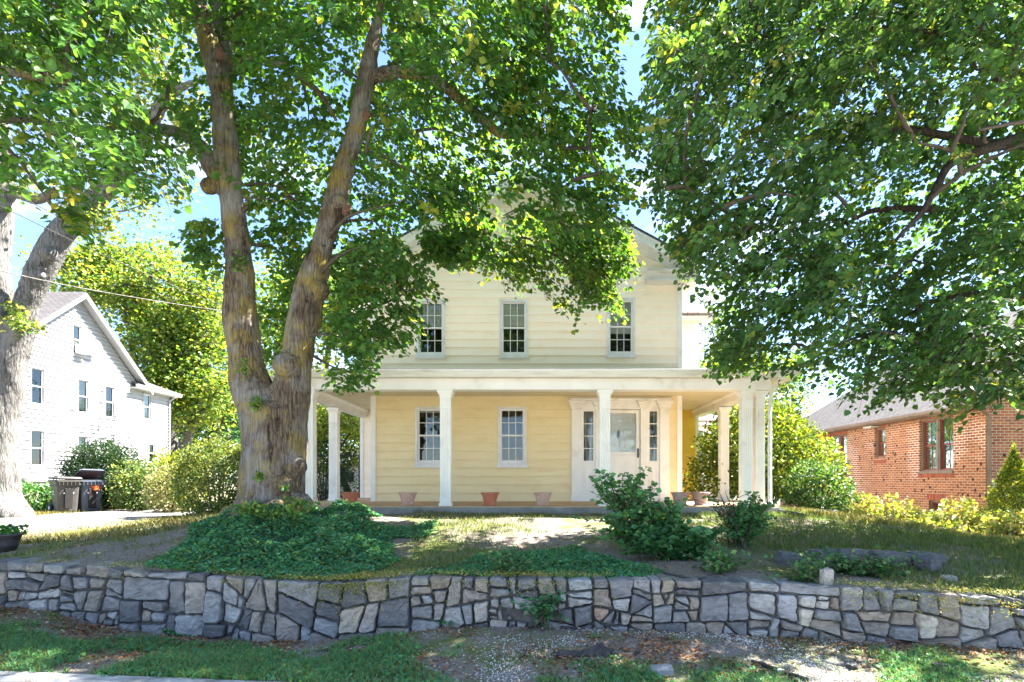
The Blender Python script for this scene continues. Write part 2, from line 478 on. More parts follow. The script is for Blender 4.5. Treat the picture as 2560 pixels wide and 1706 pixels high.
# ------------------------------------------------------------------ terrain
def sm(a, b, x):
    t = np.clip((np.asarray(x, float) - a) / (b - a), 0, 1)
    return t * t * (3 - 2 * t)
def curb_y(X): return 4.50 - .11 * np.clip(X, -40, 40)
def wall_y(X): return 6.06 - .14 * np.clip(X, -9, 9) + .05 * np.sin(np.asarray(X) * 1.1)
ZB = ([-9, -6.2, -5.5, -4.9, -4.3, -3.0, -2.0, -1.0, 0, 2.0, 4.4, 9], [.2, .15, .12, -.04, -.11, -.15, -.07, .08, .13, .10, .08, .05])
ZT = ([-9, -6.2, -4.7, -3.0, -2.3, -1.2, 0, 2.2, 2.8, 4.4, 9], [.66, .665, .60, .53, .52, .61, .61, .62, .60, .54, .5])
def wall_base(X): return np.interp(X, *ZB)
def wall_top(X): return np.interp(X, *ZT)
def zlow(X, Y):
    X = np.asarray(X, float)
    left = .57 - .02 * sm(14, 24, Y)
    right = .50 - .38 * sm(10, 17, Y)
    return np.where(X < 0, left, right)
def upper_z(X, Y):
    X = np.asarray(X, float); Y = np.asarray(Y, float)
    d = Y - wall_y(X)
    t = np.clip(d / (10.6 - wall_y(X)), 0, 1)
    t = .55 * t + .45 * t * t * (3 - 2 * t)
    plate = wall_top(X) - .03 + (1.0 - wall_top(X)) * t
    wgt = sm(-8.6, -5.3, X) * (1 - sm(4.9, 8.8, X))
    front = 1 - sm(0, 2.5, d)
    lowz = zlow(X, Y)
    lowz = lowz * (1 - front) + (wall_top(X) - .03) * front
    z = lowz * (1 - wgt) + plate * wgt
    z = z + .30 * np.exp(-(((X + 3.85) / 1.35) ** 2 + ((Y - 8.8) / 1.15) ** 2))
    return z
def verge_z(X, Y):
    t = sm(0, 1, (np.asarray(Y) - curb_y(X)) / (wall_y(X) - curb_y(X)))
    return wall_base(X) * t
def ground_z(X, Y):
    X = np.asarray(X, float); Y = np.asarray(Y, float)
    n = .022 * np.sin(X * 2.3 + Y * 1.1) * np.sin(Y * 2.9 - X * .7) + .012 * np.sin(X * 6.1 + 1.3) * np.sin(Y * 5.3)
    return np.where(Y > wall_y(X) + .12, upper_z(X, Y), verge_z(X, Y)) + n * np.clip((Y - curb_y(X)) / .4, 0, 1) * np.where(np.abs(Y - wall_y(X)) < .4, .3, 1)

def ground_material():
    m, t, b, N_, L_ = mat_base('yard_ground')
    b.inputs['Roughness'].default_value = .95; b.inputs['Specular IOR Level'].default_value = .15
    tc = N_('ShaderNodeTexCoord')
    def noise_(s, d=6, r=.6):
        n = N_('ShaderNodeTexNoise'); n.inputs['Scale'].default_value = s; n.inputs['Detail'].default_value = d; n.inputs['Roughness'].default_value = r
        L_(tc.outputs['Object'], n.inputs['Vector']); return n.outputs['Fac']
    def ramp(f, stops):
        r = N_('ShaderNodeValToRGB')
        while len(r.color_ramp.elements) < len(stops): r.color_ramp.elements.new(.5)
        for e, (p, c) in zip(r.color_ramp.elements, stops): e.position = p; e.color = c
        L_(f, r.inputs['Fac']); return r.outputs['Color']
    soil = ramp(noise_(34, 9, .75), [(.3, (.09, .072, .06, 1)), (.5, (.20, .17, .145, 1)), (.7, (.36, .325, .29, 1))])
    grass = ramp(noise_(45, 8, .7), [(.3, (.04, .07, .02, 1)), (.5, (.11, .14, .04, 1)), (.72, (.24, .22, .10, 1))])
    mask = ramp(noise_(.9, 7, .68), [(.46, (0, 0, 0, 1)), (.58, (1, 1, 1, 1))])
    x = N_('ShaderNodeMixRGB'); L_(mask, x.inputs[0]); L_(soil, x.inputs[1]); L_(grass, x.inputs[2])
    L_(x.outputs['Color'], b.inputs['Base Color'])
    bp = N_('ShaderNodeBump'); bp.inputs['Strength'].default_value = .8; bp.inputs['Distance'].default_value = .03
    L_(noise_(26, 9, .72), bp.inputs['Height']); L_(bp.outputs['Normal'], b.inputs['Normal'])
    return m
M['ground'] = ground_material()

def build_ground():
    xs = np.concatenate([-np.geomspace(160, 10.3, 16), np.arange(-10, 10.01, .12), np.geomspace(10.3, 160, 16)])
    rows = []
    for a in (-120, -40, -10, -3, -.25, -.155): rows.append(('r', a))
    for a in np.linspace(0, 1, 18): rows.append(('v', a))
    rows.append(('w', .10)); rows.append(('w', .17))
    for d in np.concatenate([np.arange(.3, 6, .15), np.geomspace(6, 300, 34)]): rows.append(('w', d))
    V = []
    for k, a in rows:
        if k == 'r': Y = curb_y(xs) + a; Z = np.full_like(xs, -.45 if a > -9 else -.3)
        elif k == 'v':
            Y = curb_y(xs) + a * (wall_y(xs) + .06 - curb_y(xs)); Z = ground_z(xs, np.minimum(Y, wall_y(xs) + .05))
            if a == 0: Y = Y - .02
        else:
            Y = wall_y(xs) + a
            Z = ground_z(xs, np.maximum(Y, wall_y(xs) + .14)) if a > .12 else ground_z(xs, wall_y(xs) + .05)
        V.append(np.stack([xs, Y, Z], 1))
    nr, nc = len(rows), len(xs)
    V = np.concatenate(V)
    i = np.arange(nr - 1)[:, None] * nc + np.arange(nc - 1)[None, :]
    i = i.ravel()
    FL = np.stack([i, i + 1, i + nc + 1, i + nc], 1)
    o = npmesh('ground', V, FL, 4, M['ground'], smooth=True)
    tag(o, kind='structure')
build_ground()

# road, kerb, driveway
def strip(name, xs, f0, f1, z, mat, thick=None, zfun=None):
    mb = MB()
    for a, b in zip(xs[:-1], xs[1:]):
        if thick is None:
            mb.add([(a, f0(a), z), (b, f0(b), z), (b, f1(b), z), (a, f1(a), z)], [(0, 1, 2, 3)])
        else:
            v = []
            for x in (a, b):
                v += [(x, f0(x), z - thick), (x, f0(x) + .012, z - .025), (x, f0(x) + .04, z), (x, f1(x), z), (x, f1(x), z - thick)]
            mb.add(v, [(k, k + 5, (k + 6), k + 1) for k in range(4)] + [(0, 1, 2, 3, 4), (9, 8, 7, 6, 5)])
    return tag(mb.build(name, mat), kind='structure')
xs_ = np.arange(-40, 41, 1.0)
strip('road', xs_, lambda x: float(curb_y(x)) - 9, lambda x: float(curb_y(x)) - .13, -.13, M['bounce_road'])
M['kerb'] = pm('kerb_concrete', lin(172, 170, 166), lin(146, 144, 140), scale=6, rough=.9, bump=.4, bscale=70, c3=lin(120, 116, 110), s3=3, t3=(.52, .7))
kx = np.arange(-40, 40.1, 2.4)
kb = MB()
for a, b in zip(kx[:-1], kx[1:]):
    b2 = b - .008
    v = []
    for x in (a, b2):
        y = float(curb_y(x))
        v += [(x, y - .15, -.30), (x, y - .135, -.02), (x, y - .115, .006), (x, y + .0, .012), (x, y + .0, -.30)]
    kb.add(v, [(k, k + 5, k + 6, k + 1) for k in range(4)] + [(0, 1, 2, 3, 4), (9, 8, 7, 6, 5)])
tag(kb.build('kerb', M['kerb']), kind='structure')
# driveway: sheet lying 5 mm above the ground
def build_drive():
    ys = np.concatenate([np.arange(8.2, 26, .4), np.arange(26, 46, 2)])
    us = np.linspace(0, 1, 13)
    V = []
    for y in ys:
        wob = .12 * math.sin(y * 1.3) + .07 * math.sin(y * 3.1)
        x0 = -14.3 + .1 * math.sin(y * .9); x1 = -10.0 + wob - .05 * max(0, y - 16)
        X = x0 + (x1 - x0) * us
        Z = ground_z(X, np.full_like(X, y)) + .010 + .02 * np.sin(np.pi * us)
        V.append(np.stack([X, np.full_like(X, y), Z], 1))
    nr, nc = len(ys), len(us)
    i = (np.arange(nr - 1)[:, None] * nc + np.arange(nc - 1)[None, :]).ravel()
    tag(npmesh('driveway', np.concatenate(V), np.stack([i, i + 1, i + nc + 1, i + nc], 1), 4, M['drive'], smooth=True), kind='structure')
build_drive()

# ------------------------------------------------------------------ rubble retaining wall
def clip_poly(poly, p, n):
    """keep the side where (q-p).n <= 0"""
    out = []
    for i in range(len(poly)):
        a, b = poly[i], poly[(i + 1) % len(poly)]
        da = (a[0] - p[0]) * n[0] + (a[1] - p[1]) * n[1]
        db = (b[0] - p[0]) * n[0] + (b[1] - p[1]) * n[1]
        if da <= 0: out.append(a)
        if (da < 0 < db) or (db < 0 < da):
            t = da / (da - db)
            out.append((a[0] + (b[0] - a[0]) * t, a[1] + (b[1] - a[1]) * t))
    return out
def area(p):
    return abs(sum(p[i][0] * p[(i + 1) % len(p)][1] - p[(i + 1) % len(p)][0] * p[i][1] for i in range(len(p)))) / 2
rs = random.Random(5)
def split(poly, target, depth=0):
    A = area(poly)
    x0 = min(p[0] for p in poly); x1 = max(p[0] for p in poly); y0 = min(p[1] for p in poly); y1 = max(p[1] for p in poly)
    if depth > 9 or A < target or len(poly) < 3: return [poly]
    w_, h_ = x1 - x0, y1 - y0
    best = None
    for _ in range(7):                                    # of several random cuts keep the one leaving the stockiest stones
        vert = w_ > h_ * rs.uniform(.85, 1.6)
        ang = rs.gauss(0, R(9)) if rs.random() < .5 else rs.gauss(0, R(28))
        f = rs.uniform(.3, .7)
        n = (math.cos(ang), math.sin(ang)) if vert else (-math.sin(ang), math.cos(ang))
        p = (x0 + w_ * f, (y0 + y1) / 2) if vert else ((x0 + x1) / 2, y0 + h_ * f)
        a = clip_poly(poly, p, n); b = clip_poly(poly, p, (-n[0], -n[1]))
        if len(a) < 3 or len(b) < 3: continue
        per = lambda q: sum(math.hypot(q[i][0] - q[i - 1][0], q[i][1] - q[i - 1][1]) for i in range(len(q)))
        sc_ = min(area(a) / per(a) ** 2, area(b) / per(b) ** 2) + rs.uniform(0, .026)
        if best is None or sc_ > best[0]: best = (sc_, a, b)
    if best is None: return [poly]
    _, a, b = best
    t2 = target if rs.random() < .7 else target * rs.uniform(.45, 1.5)
    return split(a, t2, depth + 1) + split(b, target if rs.random() < .6 else target * rs.uniform(.45, 1.4), depth + 1)
def inset(poly, d):
    n = len(poly)
    s = sum(poly[i][0] * poly[(i + 1) % n][1] - poly[(i + 1) % n][0] * poly[i][1] for i in range(n))
    q = poly if s > 0 else poly[::-1]
    out = q
    for i in range(n):
        a, b = q[i], q[(i + 1) % n]
        dx, dy = b[0] - a[0], b[1] - a[1]
        l = math.hypot(dx, dy)
        if l < 1e-6: continue
        nx, ny = dy / l, -dx / l
        out = clip_poly(out, (a[0] - nx * d, a[1] - ny * d), (nx, ny))
        if len(out) < 3: return None
    return out
def roundc(poly, k):
    out = []
    n = len(poly)
    for i in range(n):
        a, b, c = poly[i - 1], poly[i], poly[(i + 1) % n]
        for q in (a, c):
            l = math.hypot(q[0] - b[0], q[1] - b[1])
            t = min(.3, k * rs.uniform(.4, 1.6) / max(l, 1e-6))
            out.append((b[0] + (q[0] - b[0]) * t, b[1] + (q[1] - b[1]) * t))
    return out
def dense(poly, step):
    out = []
    for i in range(len(poly)):
        a, b = poly[i], poly[(i + 1) % len(poly)]
        l = math.hypot(b[0] - a[0], b[1] - a[1])
        k = max(1, int(l / step))
        for j in range(k):
            t = j / k
            out.append((a[0] + (b[0] - a[0]) * t, a[1] + (b[1] - a[1]) * t))
    return out
STONE = [(.195, .195, .196), (.16, .161, .164), (.23, .23, .23), (.115, .116, .12), (.28, .275, .268), (.205, .187, .168), (.25, .215, .18), (.18, .178, .175), (.22, .20, .175)]
SPECIAL = [(2030, 1526, (.46, .42, .35)), (2318, 1565, (.44, .40, .34)), (2037, 1512, (.44, .42, .38)), (1878, 1505, (.42, .43, .44)), (1955, 1510, (.33, .33, .34)), (868, 1550, (.40, .34, .27)), (920, 1567, (.33, .29, .26)), (1490, 1527, (.36, .25, .19)), (1675, 1490, (.30, .26, .20)), (780, 1497, (.33, .32, .31)), (1228, 1548, (.33, .30, .27)), (1460, 1480, (.33, .34, .35))]
def build_wall():
    mb = MB(); mo = MB()
    X0, X1 = -8.6, 9.0
    H0 = .80
    VT = .18                                       # part of the height below ground
    polys = []
    x = X0
    while x < X1:
        wd = rs.uniform(.8, 1.5)
        cap = rs.uniform(.06, .14) if rs.random() < .5 else 0
        polys += split([(x, 0), (x + wd, 0), (x + wd, H0 - cap), (x, H0 - cap)], rs.uniform(.035, .12))
        if cap:
            a = x
            while a < x + wd - .08:
                b = min(x + wd, a + rs.uniform(.2, .55))
                if x + wd - b < .1: b = x + wd
                polys.append([(a, H0 - cap), (b, H0 - cap), (b, H0 + rs.uniform(-.03, .03)), (a, H0 + rs.uniform(-.03, .03))]); a = b
        x += wd
    def pos(u, v, out):
        zb, zt = float(wall_base(u)), float(wall_top(u))
        z = zb - VT + (zt - zb + VT) * v / H0
        return (u, float(wall_y(u)) - out + .05 * (v / H0), z)
    for poly in polys:
        q = inset(poly, rs.uniform(.006, .017))
        if not q or area(q) < .0012: continue
        s_ = math.sqrt(area(q))
        q = roundc(q, .010 + .03 * s_)
        q = dense(q, .05)
        q = [(a + rs.gauss(0, .0042), b + rs.gauss(0, .0042)) for a, b in q]
        n = len(q)
        cx = sum(a for a, b in q) / n; cy = sum(b for a, b in q) / n
        out = rs.uniform(.02, .085); tx, ty = rs.gauss(0, .10), rs.gauss(0, .10)
        dep = lambda a, b, o: o + (a - cx) * tx + (b - cy) * ty
        rings = [(1.0, -.32 if cy > H0 - .13 else -.05), (1.0, out - .022), (.965, out - .006), (.90, out), (.55, out + rs.uniform(-.004, .01))]
        base = SPECIAL_COL = None
        pc = pos(cx, cy, out)
        px = CX + pc[0] * F / pc[1]; py = CY - (pc[2] - CZ) * F / pc[1]
        col = rs.choice(STONE); k = rs.uniform(.82, 1.12)
        for (sx, sy, sc_) in SPECIAL:
            if abs(px - sx) < 28 and abs(py - sy) < 24: col = sc_; k = .85
        col = (col[0] * k, col[1] * k, col[2] * k, 1)
        vs, fs = [], []
        for ri, (sc2, o) in enumerate(rings):
            for (a, b) in q:
                jit = rs.gauss(0, .0055) if ri >= 2 else 0
                a2, b2 = cx + (a - cx) * sc2, cy + (b - cy) * sc2
                vs.append(pos(a2, b2, (dep(a2, b2, o) if ri else o) + jit))
        vs.append(pos(cx, cy, out + rs.uniform(-.002, .012)))
        for ri in range(len(rings) - 1):
            for i in range(n):
                j = (i + 1) % n
                fs.append((ri * n + i, ri * n + j, (ri + 1) * n + j, (ri + 1) * n + i))
        e = (len(rings) - 1) * n
        fs += [(e + i, e + (i + 1) % n, len(vs) - 1) for i in range(n)]
        mb.add(vs, fs, col)
    xs = np.arange(X0, X1 + .01, .1)
    for a, b in zip(xs[:-1], xs[1:]):
        v = []
        for u in (a, b):
            v += [pos(u, -.1, -.026 + .008 * math.sin(u * 31)), pos(u, H0 - .03, -.03 + .008 * math.sin(u * 23)), (u, float(wall_y(u)) + .34, float(wall_top(u)) - .03), (u, float(wall_y(u)) + .34, -.3)]
        mo.add(v, [(0, 4, 5, 1), (1, 5, 6, 2), (2, 6, 7, 3)])
    root = thing('retaining_wall', 'low grey rubble stone retaining wall along the front of the yard', 'stone wall', (0, 6.1, 0))
    mb.build('stonework', M['stone'], root)
    mo.build('mortar', M['mortar'], root)
build_wall()

# ------------------------------------------------------------------ grass, cover, gravel, litter
def nval(x, y, s, o=0):
    return np.array([noise.noise((a * s + o, b * s - o, o * 1.7)) for a, b in zip(x, y)])
def inpoly(px, py, poly):
    poly = np.array(poly, float)
    x, y = np.asarray(px), np.asarray(py)
    c = np.zeros(len(x), bool)
    j = len(poly) - 1
    for i in range(len(poly)):
        xi, yi = poly[i]; xj, yj = poly[j]
        with np.errstate(divide='ignore', invalid='ignore'):
            c ^= ((yi > y) != (yj > y)) & (x < (xj - xi) * (y - yi) / (yj - yi + 1e-12) + xi)
        j = i
    return c
G_DRY = [(.24, .19, .07), (.17, .15, .05), (.12, .13, .035), (.08, .11, .03)]
G_MID = [(.06, .125, .025), (.085, .155, .035), (.12, .165, .045), (.18, .18, .065)]
G_WET = [(.075, .21, .075), (.10, .25, .085), (.15, .26, .075), (.08, .23, .12)]
MOUND = [(-5.0, 8.4), (-4.8, 7.6), (-4.4, 6.95), (-3.8, 6.60), (-3.0, 6.50), (-1.9, 6.55), (-1.65, 7.2), (-1.75, 8.3), (-1.95, 9.4), (-2.5, 10.2), (-3.4, 10.3), (-4.2, 9.9), (-4.75, 9.2)]
COVER2 = [(-1.2, 6.45), (.1, 6.2), (1.1, 6.15), (1.5, 6.5), (1.0, 7.3), (.2, 7.6), (-.8, 7.3)]
BARE = [(1.9, 5.85), (3.4, 5.75), (3.6, 6.4), (3.2, 7.3), (2.4, 7.6), (1.6, 7.0), (1.4, 6.3)]

def lawn():
    n = 170000
    x = rng.uniform(-7.6, 9.5, n); y = 5.6 + (13.5 - 5.6) * rng.uniform(0, 1, n) ** 1.15
    ok = (y > wall_y(x) + .38) & ~((x > -4.9) & (x < 4.75) & (y > 11.0)) & ~inpoly(x, y, MOUND) & ~inpoly(x, y, BARE)
    x, y = x[ok], y[ok]
    nv = nval(x, y, .55, 3.1) + .5 * nval(x, y, 2.2, 8.7)
    # thin and dusty on the left, thick on the right
    dens = np.where(x < -2.5, -.20 + 1.1 * nv + .20 * (y > 9.5), np.where(x < 2, .30 + .8 * nv, .75 + .5 * nv))
    keep = rng.uniform(0, 1, len(x)) < np.clip(dens, .05, 1)
    x, y, nv = x[keep], y[keep], nv[keep]
    dry = (rng.uniform(0, 1, len(x)) < np.clip(.30 + .5 * nval(x, y, .8, 1.2) + .14 * (y > 10.1) - .38 * (x > 1.5), .05, .9))
    col = np.where(dry[:, None], pick(G_DRY, len(x)), pick(G_MID, len(x)))
    H = rng.uniform(.025, .075, len(x)) * (1 + .35 * (x > 3))
    tag(blades('lawn_grass', np.stack([x, y, ground_z(x, y) - .005], 1), H, rng.uniform(.1, 1.0, len(x)), rng.uniform(.006, .011, len(x)), col, M['grass']), kind='stuff')
def side_grass():
    n = 70000
    x = rng.uniform(-16, -5, n); y = rng.uniform(8.5, 24, n)
    ok = ~((x > -14.4) & (x < -9.9) & (y > 8)) & ~((x < -14.2) & (y < 12))
    x, y = x[ok], y[ok]
    ok = rng.uniform(0, 1, len(x)) < np.clip(.5 + .8 * nval(x, y, .5, 5.5) + .3 * (x < -10), .02, 1)
    x, y = x[ok], y[ok]
    x2 = rng.uniform(5, 14, 42000); y2 = rng.uniform(9.5, 17, 42000)
    x = np.concatenate([x, x2]); y = np.concatenate([y, y2])
    col = pick(G_DRY + [(.30, .24, .10)], len(x))
    tag(blades('dry_grass', np.stack([x, y, ground_z(x, y) - .005], 1), rng.uniform(.04, .13, len(x)), rng.uniform(.2, 1.1, len(x)), rng.uniform(.010, .018, len(x)), col, M['grass']), kind='stuff')
def verge():
    n = 190000
    x = rng.uniform(-6.6, 5.2, n); y = curb_y(x) + (wall_y(x) - .04 - curb_y(x)) * rng.uniform(0, 1, n)
    v = (y - curb_y(x)) / (wall_y(x) - curb_y(x))
    nv = nval(x, y, 1.1, 2.2) + .6 * nval(x, y, 3.6, 9.1)
    thr = .16 + .95 * nv + .14 * (x < -1.5) - 1.3 * np.clip(v - .45, 0, 1) - .10 * (x > 1)
    ok = rng.uniform(0, 1, n) < np.clip(thr, 0, 1)
    xg, yg = x[ok], y[ok]
    dry = rng.uniform(0, 1, len(xg)) < .22
    col = np.where(dry[:, None], pick(G_DRY, len(xg)), pick(G_WET, len(xg)))
    tag(blades('verge_grass', np.stack([xg, yg, ground_z(xg, yg) - .004], 1), rng.uniform(.025, .085, len(xg)), rng.uniform(.2, 1.2, len(xg)), rng.uniform(.005, .011, len(xg)), col, M['grass']), kind='stuff')
    # broad-leaved weeds between the blades
    m_ = 11000
    k = rng.choice(len(xg), m_)
    xw, yw = xg[k] + rng.normal(0, .02, m_), yg[k] + rng.normal(0, .02, m_)
    B = np.stack([xw, yw, ground_z(xw, yw) + rng.uniform(.0, .03, m_)], 1)
    az = rng.uniform(0, 2 * np.pi, m_)
    D = np.stack([np.cos(az), np.sin(az), rng.uniform(-.1, .7, m_)], 1)
    Nn = nrm(np.stack([rng.normal(0, .4, m_), rng.normal(-.2, .4, m_), np.ones(m_)], 1))
    tag(leaves('verge_weeds', B, D, Nn, rng.uniform(.018, .045, m_), pick([(.07, .22, .07), (.08, .26, .09), (.14, .27, .07), (.06, .18, .09)], m_), M['shrub_leaf']), kind='stuff')
    # white gravel
    n = 75000
    x = rng.uniform(-5.5, 5.2, n); y = curb_y(x) + (wall_y(x) - .03 - curb_y(x)) * rng.uniform(0, 1, n)
    nv = nval(x, y, .9, 14.2) + .7 * nval(x, y, 3.1, 4.4)
    v = (y - curb_y(x)) / (wall_y(x) - curb_y(x))
    dens = .03 + .95 * np.clip(nv - .02 + .22 * (x > .3) - .3 * (x < -2.2), 0, 1)
    ok = rng.uniform(0, 1, n) < np.clip(dens, 0.015, 1)
    x, y = x[ok], y[ok]; n = len(x)
    base = np.array([(1, 0, 0), (0, 1, 0), (-1, 0, 0), (0, -1, 0), (0, 0, .8), (0, 0, -.6)])
    tri = np.array([(0, 1, 4), (1, 2, 4), (2, 3, 4), (3, 0, 4), (1, 0, 5), (2, 1, 5), (3, 2, 5), (0, 3, 5)])
    s = rng.uniform(.0035, .010, n)
    az = rng.uniform(0, 6.28, n)
    b = base[None] * rng.uniform(.7, 1.3, (n, 6, 1)) * s[:, None, None]
    ca, sa = np.cos(az)[:, None], np.sin(az)[:, None]
    bx = b[:, :, 0] * ca - b[:, :, 1] * sa; by = b[:, :, 0] * sa + b[:, :, 1] * ca
    V = np.stack([bx + x[:, None], by + y[:, None], b[:, :, 2] + (ground_z(x, y) + .003)[:, None]], 2)
    FL = (np.arange(n)[:, None, None] * 6 + tri[None]).reshape(-1)
    c = np.ones((n, 4)); c[:, :3] = pick([(.46, .44, .41), (.56, .55, .52), (.36, .34, .31), (.25, .23, .21)], n, jit=.1)
    tag(npmesh('gravel', V.reshape(-1, 3), FL, 3, attr_mat('pale_gravel', nscale=60, amt=.15, bump=.1), None, np.repeat(c, 8, axis=0)), kind='stuff')
    # fallen leaves and husks
    n = 24000
    x = np.concatenate([rng.uniform(-6.6, 5.2, 20000), rng.uniform(-6.5, 4.5, n - 20000)])
    y = np.concatenate([curb_y(x[:20000]) + (wall_y(x[:20000]) - .03 - curb_y(x[:20000])) * rng.uniform(0, 1, 20000) ** .7, wall_y(x[20000:]) + .4 + rng.exponential(1.1, n - 20000)])
    ok = (rng.uniform(0, 1, n) < np.clip(.38 + 1.3 * nval(x, y, 1.6, 21.) + .25 * (x < -3), .08, 1)) & (y < 10.8)
    x, y = x[ok], y[ok]; n = len(x)
    az = rng.uniform(0, 6.28, n)
    D = np.stack([np.cos(az), np.sin(az), rng.normal(0, .25, n)], 1)
    tag(leaves('fallen_leaves', np.stack([x, y, ground_z(x, y) + rng.uniform(.004, .022, n)], 1), D, nrm(np.stack([rng.normal(0, .5, n), rng.normal(0, .5, n), np.ones(n)], 1)), rng.uniform(.012, .042, n), pick([(.30, .12, .055), (.30, .16, .08), (.17, .08, .045), (.38, .28, .17), (.12, .06, .04)], n), M['shrub_leaf'], None, .8), kind='stuff')

def cover(name, poly, n, thick, cols, size, fringe=.12):
    xy = np.array(poly)
    x = rng.uniform(xy[:, 0].min() - .2, xy[:, 0].max() + .2, n * 2); y = rng.uniform(xy[:, 1].min() - .1, xy[:, 1].max() + .2, n * 2)
    j = nval(x, y, 1.3, 6.6) * fringe * 2
    ok = inpoly(x + j, y + j, poly)
    ok &= y < 9.75
    x, y = x[ok][:n], y[ok][:n]
    n = len(x)
    edge = np.clip(np.minimum.reduce([np.hypot(x - a, y - b) for (a, b) in [(p0[0] + (p1[0] - p0[0]) * t, p0[1] + (p1[1] - p0[1]) * t) for p0, p1 in zip(poly, poly[1:] + poly[:1]) for t in (0, .25, .5, .75)]]) / .55, .12, 1)
    h = thick * edge * (.75 + .9 * nval(x, y, 1.4, 12.) + .8 * nval(x, y, 4.5, 2.)) * rng.uniform(.35, 1, n) ** .5
    B = np.stack([x, y, ground_z(x, y) + np.maximum(h, .005)], 1)
    az = rng.uniform(0, 6.28, n)
    D = np.stack([np.cos(az), np.sin(az), rng.uniform(-.5, .9, n)], 1)
    Nn = nrm(np.stack([rng.normal(0, .55, n), rng.normal(-.25, .55, n), np.ones(n)], 1))
    tag(leaves(name, B, D, Nn, rng.uniform(*size, n), pick(cols, n, jit=.25), M['shrub_leaf'], None, .62), kind='stuff')
IVY = [(.045, .20, .10), (.055, .23, .105), (.04, .15, .085), (.09, .27, .09), (.08, .25, .13)]
lawn(); side_grass(); verge()
cover('ground_cover', MOUND, 52000, .20, IVY + [(.09, .22, .06), (.16, .22, .07)], (.022, .055), .3)
cover('low_ground_cover', COVER2, 15000, .11, IVY + [(.06, .18, .05), (.10, .22, .06)], (.018, .042), .3)
# yellow-green stonecrop spilling over the wall top
def stonecrop():
    n = 9000
    cx = np.array([-2.55, -2.1, -1.9, -1.55, -.35, .05, .45, -4.7, -5.55, -3.3, 3.1, 3.55, 3.9, 4.3, -.9])
    k = rng.choice(len(cx), n, p=np.array([1, 3, 4, 3, 1.4, 1.2, 1, .7, .6, .8, 1.5, 2, 2, 1.3, 1.]) / 24.5)
    x = cx[k] + rng.normal(0, .16, n)
    d = rng.normal(.02, .12, n)
    over = d < -.02
    y = wall_y(x) + np.where(over, -.075 + rng.normal(0, .012, n), d)
    z = np.where(over, wall_top(x) - .02 - rng.exponential(.075, n) * (.3 + np.abs(np.sin(x * 13))), wall_top(x) + .01 + rng.uniform(0, .04, n))
    az = rng.uniform(0, 6.28, n)
    D = np.stack([np.cos(az), np.sin(az) - .4, rng.uniform(-.6, .8, n)], 1)
    tag(leaves('stonecrop', np.stack([x, y, z], 1), D, nrm(rng.normal(0, 1, (n, 3)) + np.array([0, -.6, .9])), rng.uniform(.010, .022, n), pick([(.30, .27, .07), (.22, .24, .06), (.15, .19, .05), (.36, .29, .10), (.10, .15, .045)], n), M['shrub_leaf'], None, .7), kind='stuff')
stonecrop()
# ------------------------------------------------------------------ house helpers
def clap(mb, pt, ival, z0, z1, expo, holes=(), o_bot=.034, o_top=.004, wob=.0015):
    """lap siding: pt(a, z, out) gives the 3D point; real wedge boards with a shadow lip"""
    k = 0
    zb = z0
    while zb < z1 - 1e-4:
        zt = min(zb + expo, z1)
        br = sorted({zb, zt} | {q for h in holes for q in (h[2], h[3]) if zb + 1e-4 < q < zt - 1e-4})
        wv = random.uniform(-wob, wob)
        for s0, s1 in zip(br[:-1], br[1:]):
            oo = lambda z: o_bot + (o_top - o_bot) * (z - zb) / expo + wv
            zc = (s0 + s1) / 2
            (a0, b0), (a1, b1) = ival(s0), ival(s1)
            cuts = sorted([(h[0], h[1]) for h in holes if h[2] < zc < h[3]])
            segs = []
            la0, la1 = a0, a1
            for (h0, h1) in cuts:
                segs.append((la0, h0, la1, h0)); la0 = la1 = h1
            segs.append((la0, b0, la1, b1))
            for (p0, p1, q0, q1) in segs:
                if p1 - p0 < 1e-3 and q1 - q0 < 1e-3: continue
                mb.add([pt(p0, s0, oo(s0)), pt(p1, s0, oo(s0)), pt(q1, s1, oo(s1)), pt(q0, s1, oo(s1))], [(0, 1, 2, 3)])
                if s0 == zb:
                    mb.add([pt(p0, s0, 0), pt(p1, s0, 0), pt(p1, s0, oo(s0)), pt(p0, s0, oo(s0))], [(0, 1, 2, 3)])
        zb = zt

def ptx(Y): return lambda a, z, o: (a, Y - o, z)           # wall facing -Y
def pty(X, s): return lambda a, z, o: (X + s * o, a, z)      # wall facing +-X

class WinFrame:
    """local frame of a window: a along the wall, o outwards"""
    def __init__(s, pt): s.pt = pt
    def box(s, mb, a0, a1, z0, z1, o0, o1, col=None):
        v = [s.pt(a, z, o) for z in (z0, z1) for o in (o0, o1) for a in (a0, a1)]
        mb.add(v, [(0, 2, 3, 1), (4, 5, 7, 6), (0, 1, 5, 4), (2, 6, 7, 3), (0, 4, 6, 2), (1, 3, 7, 5)], col)

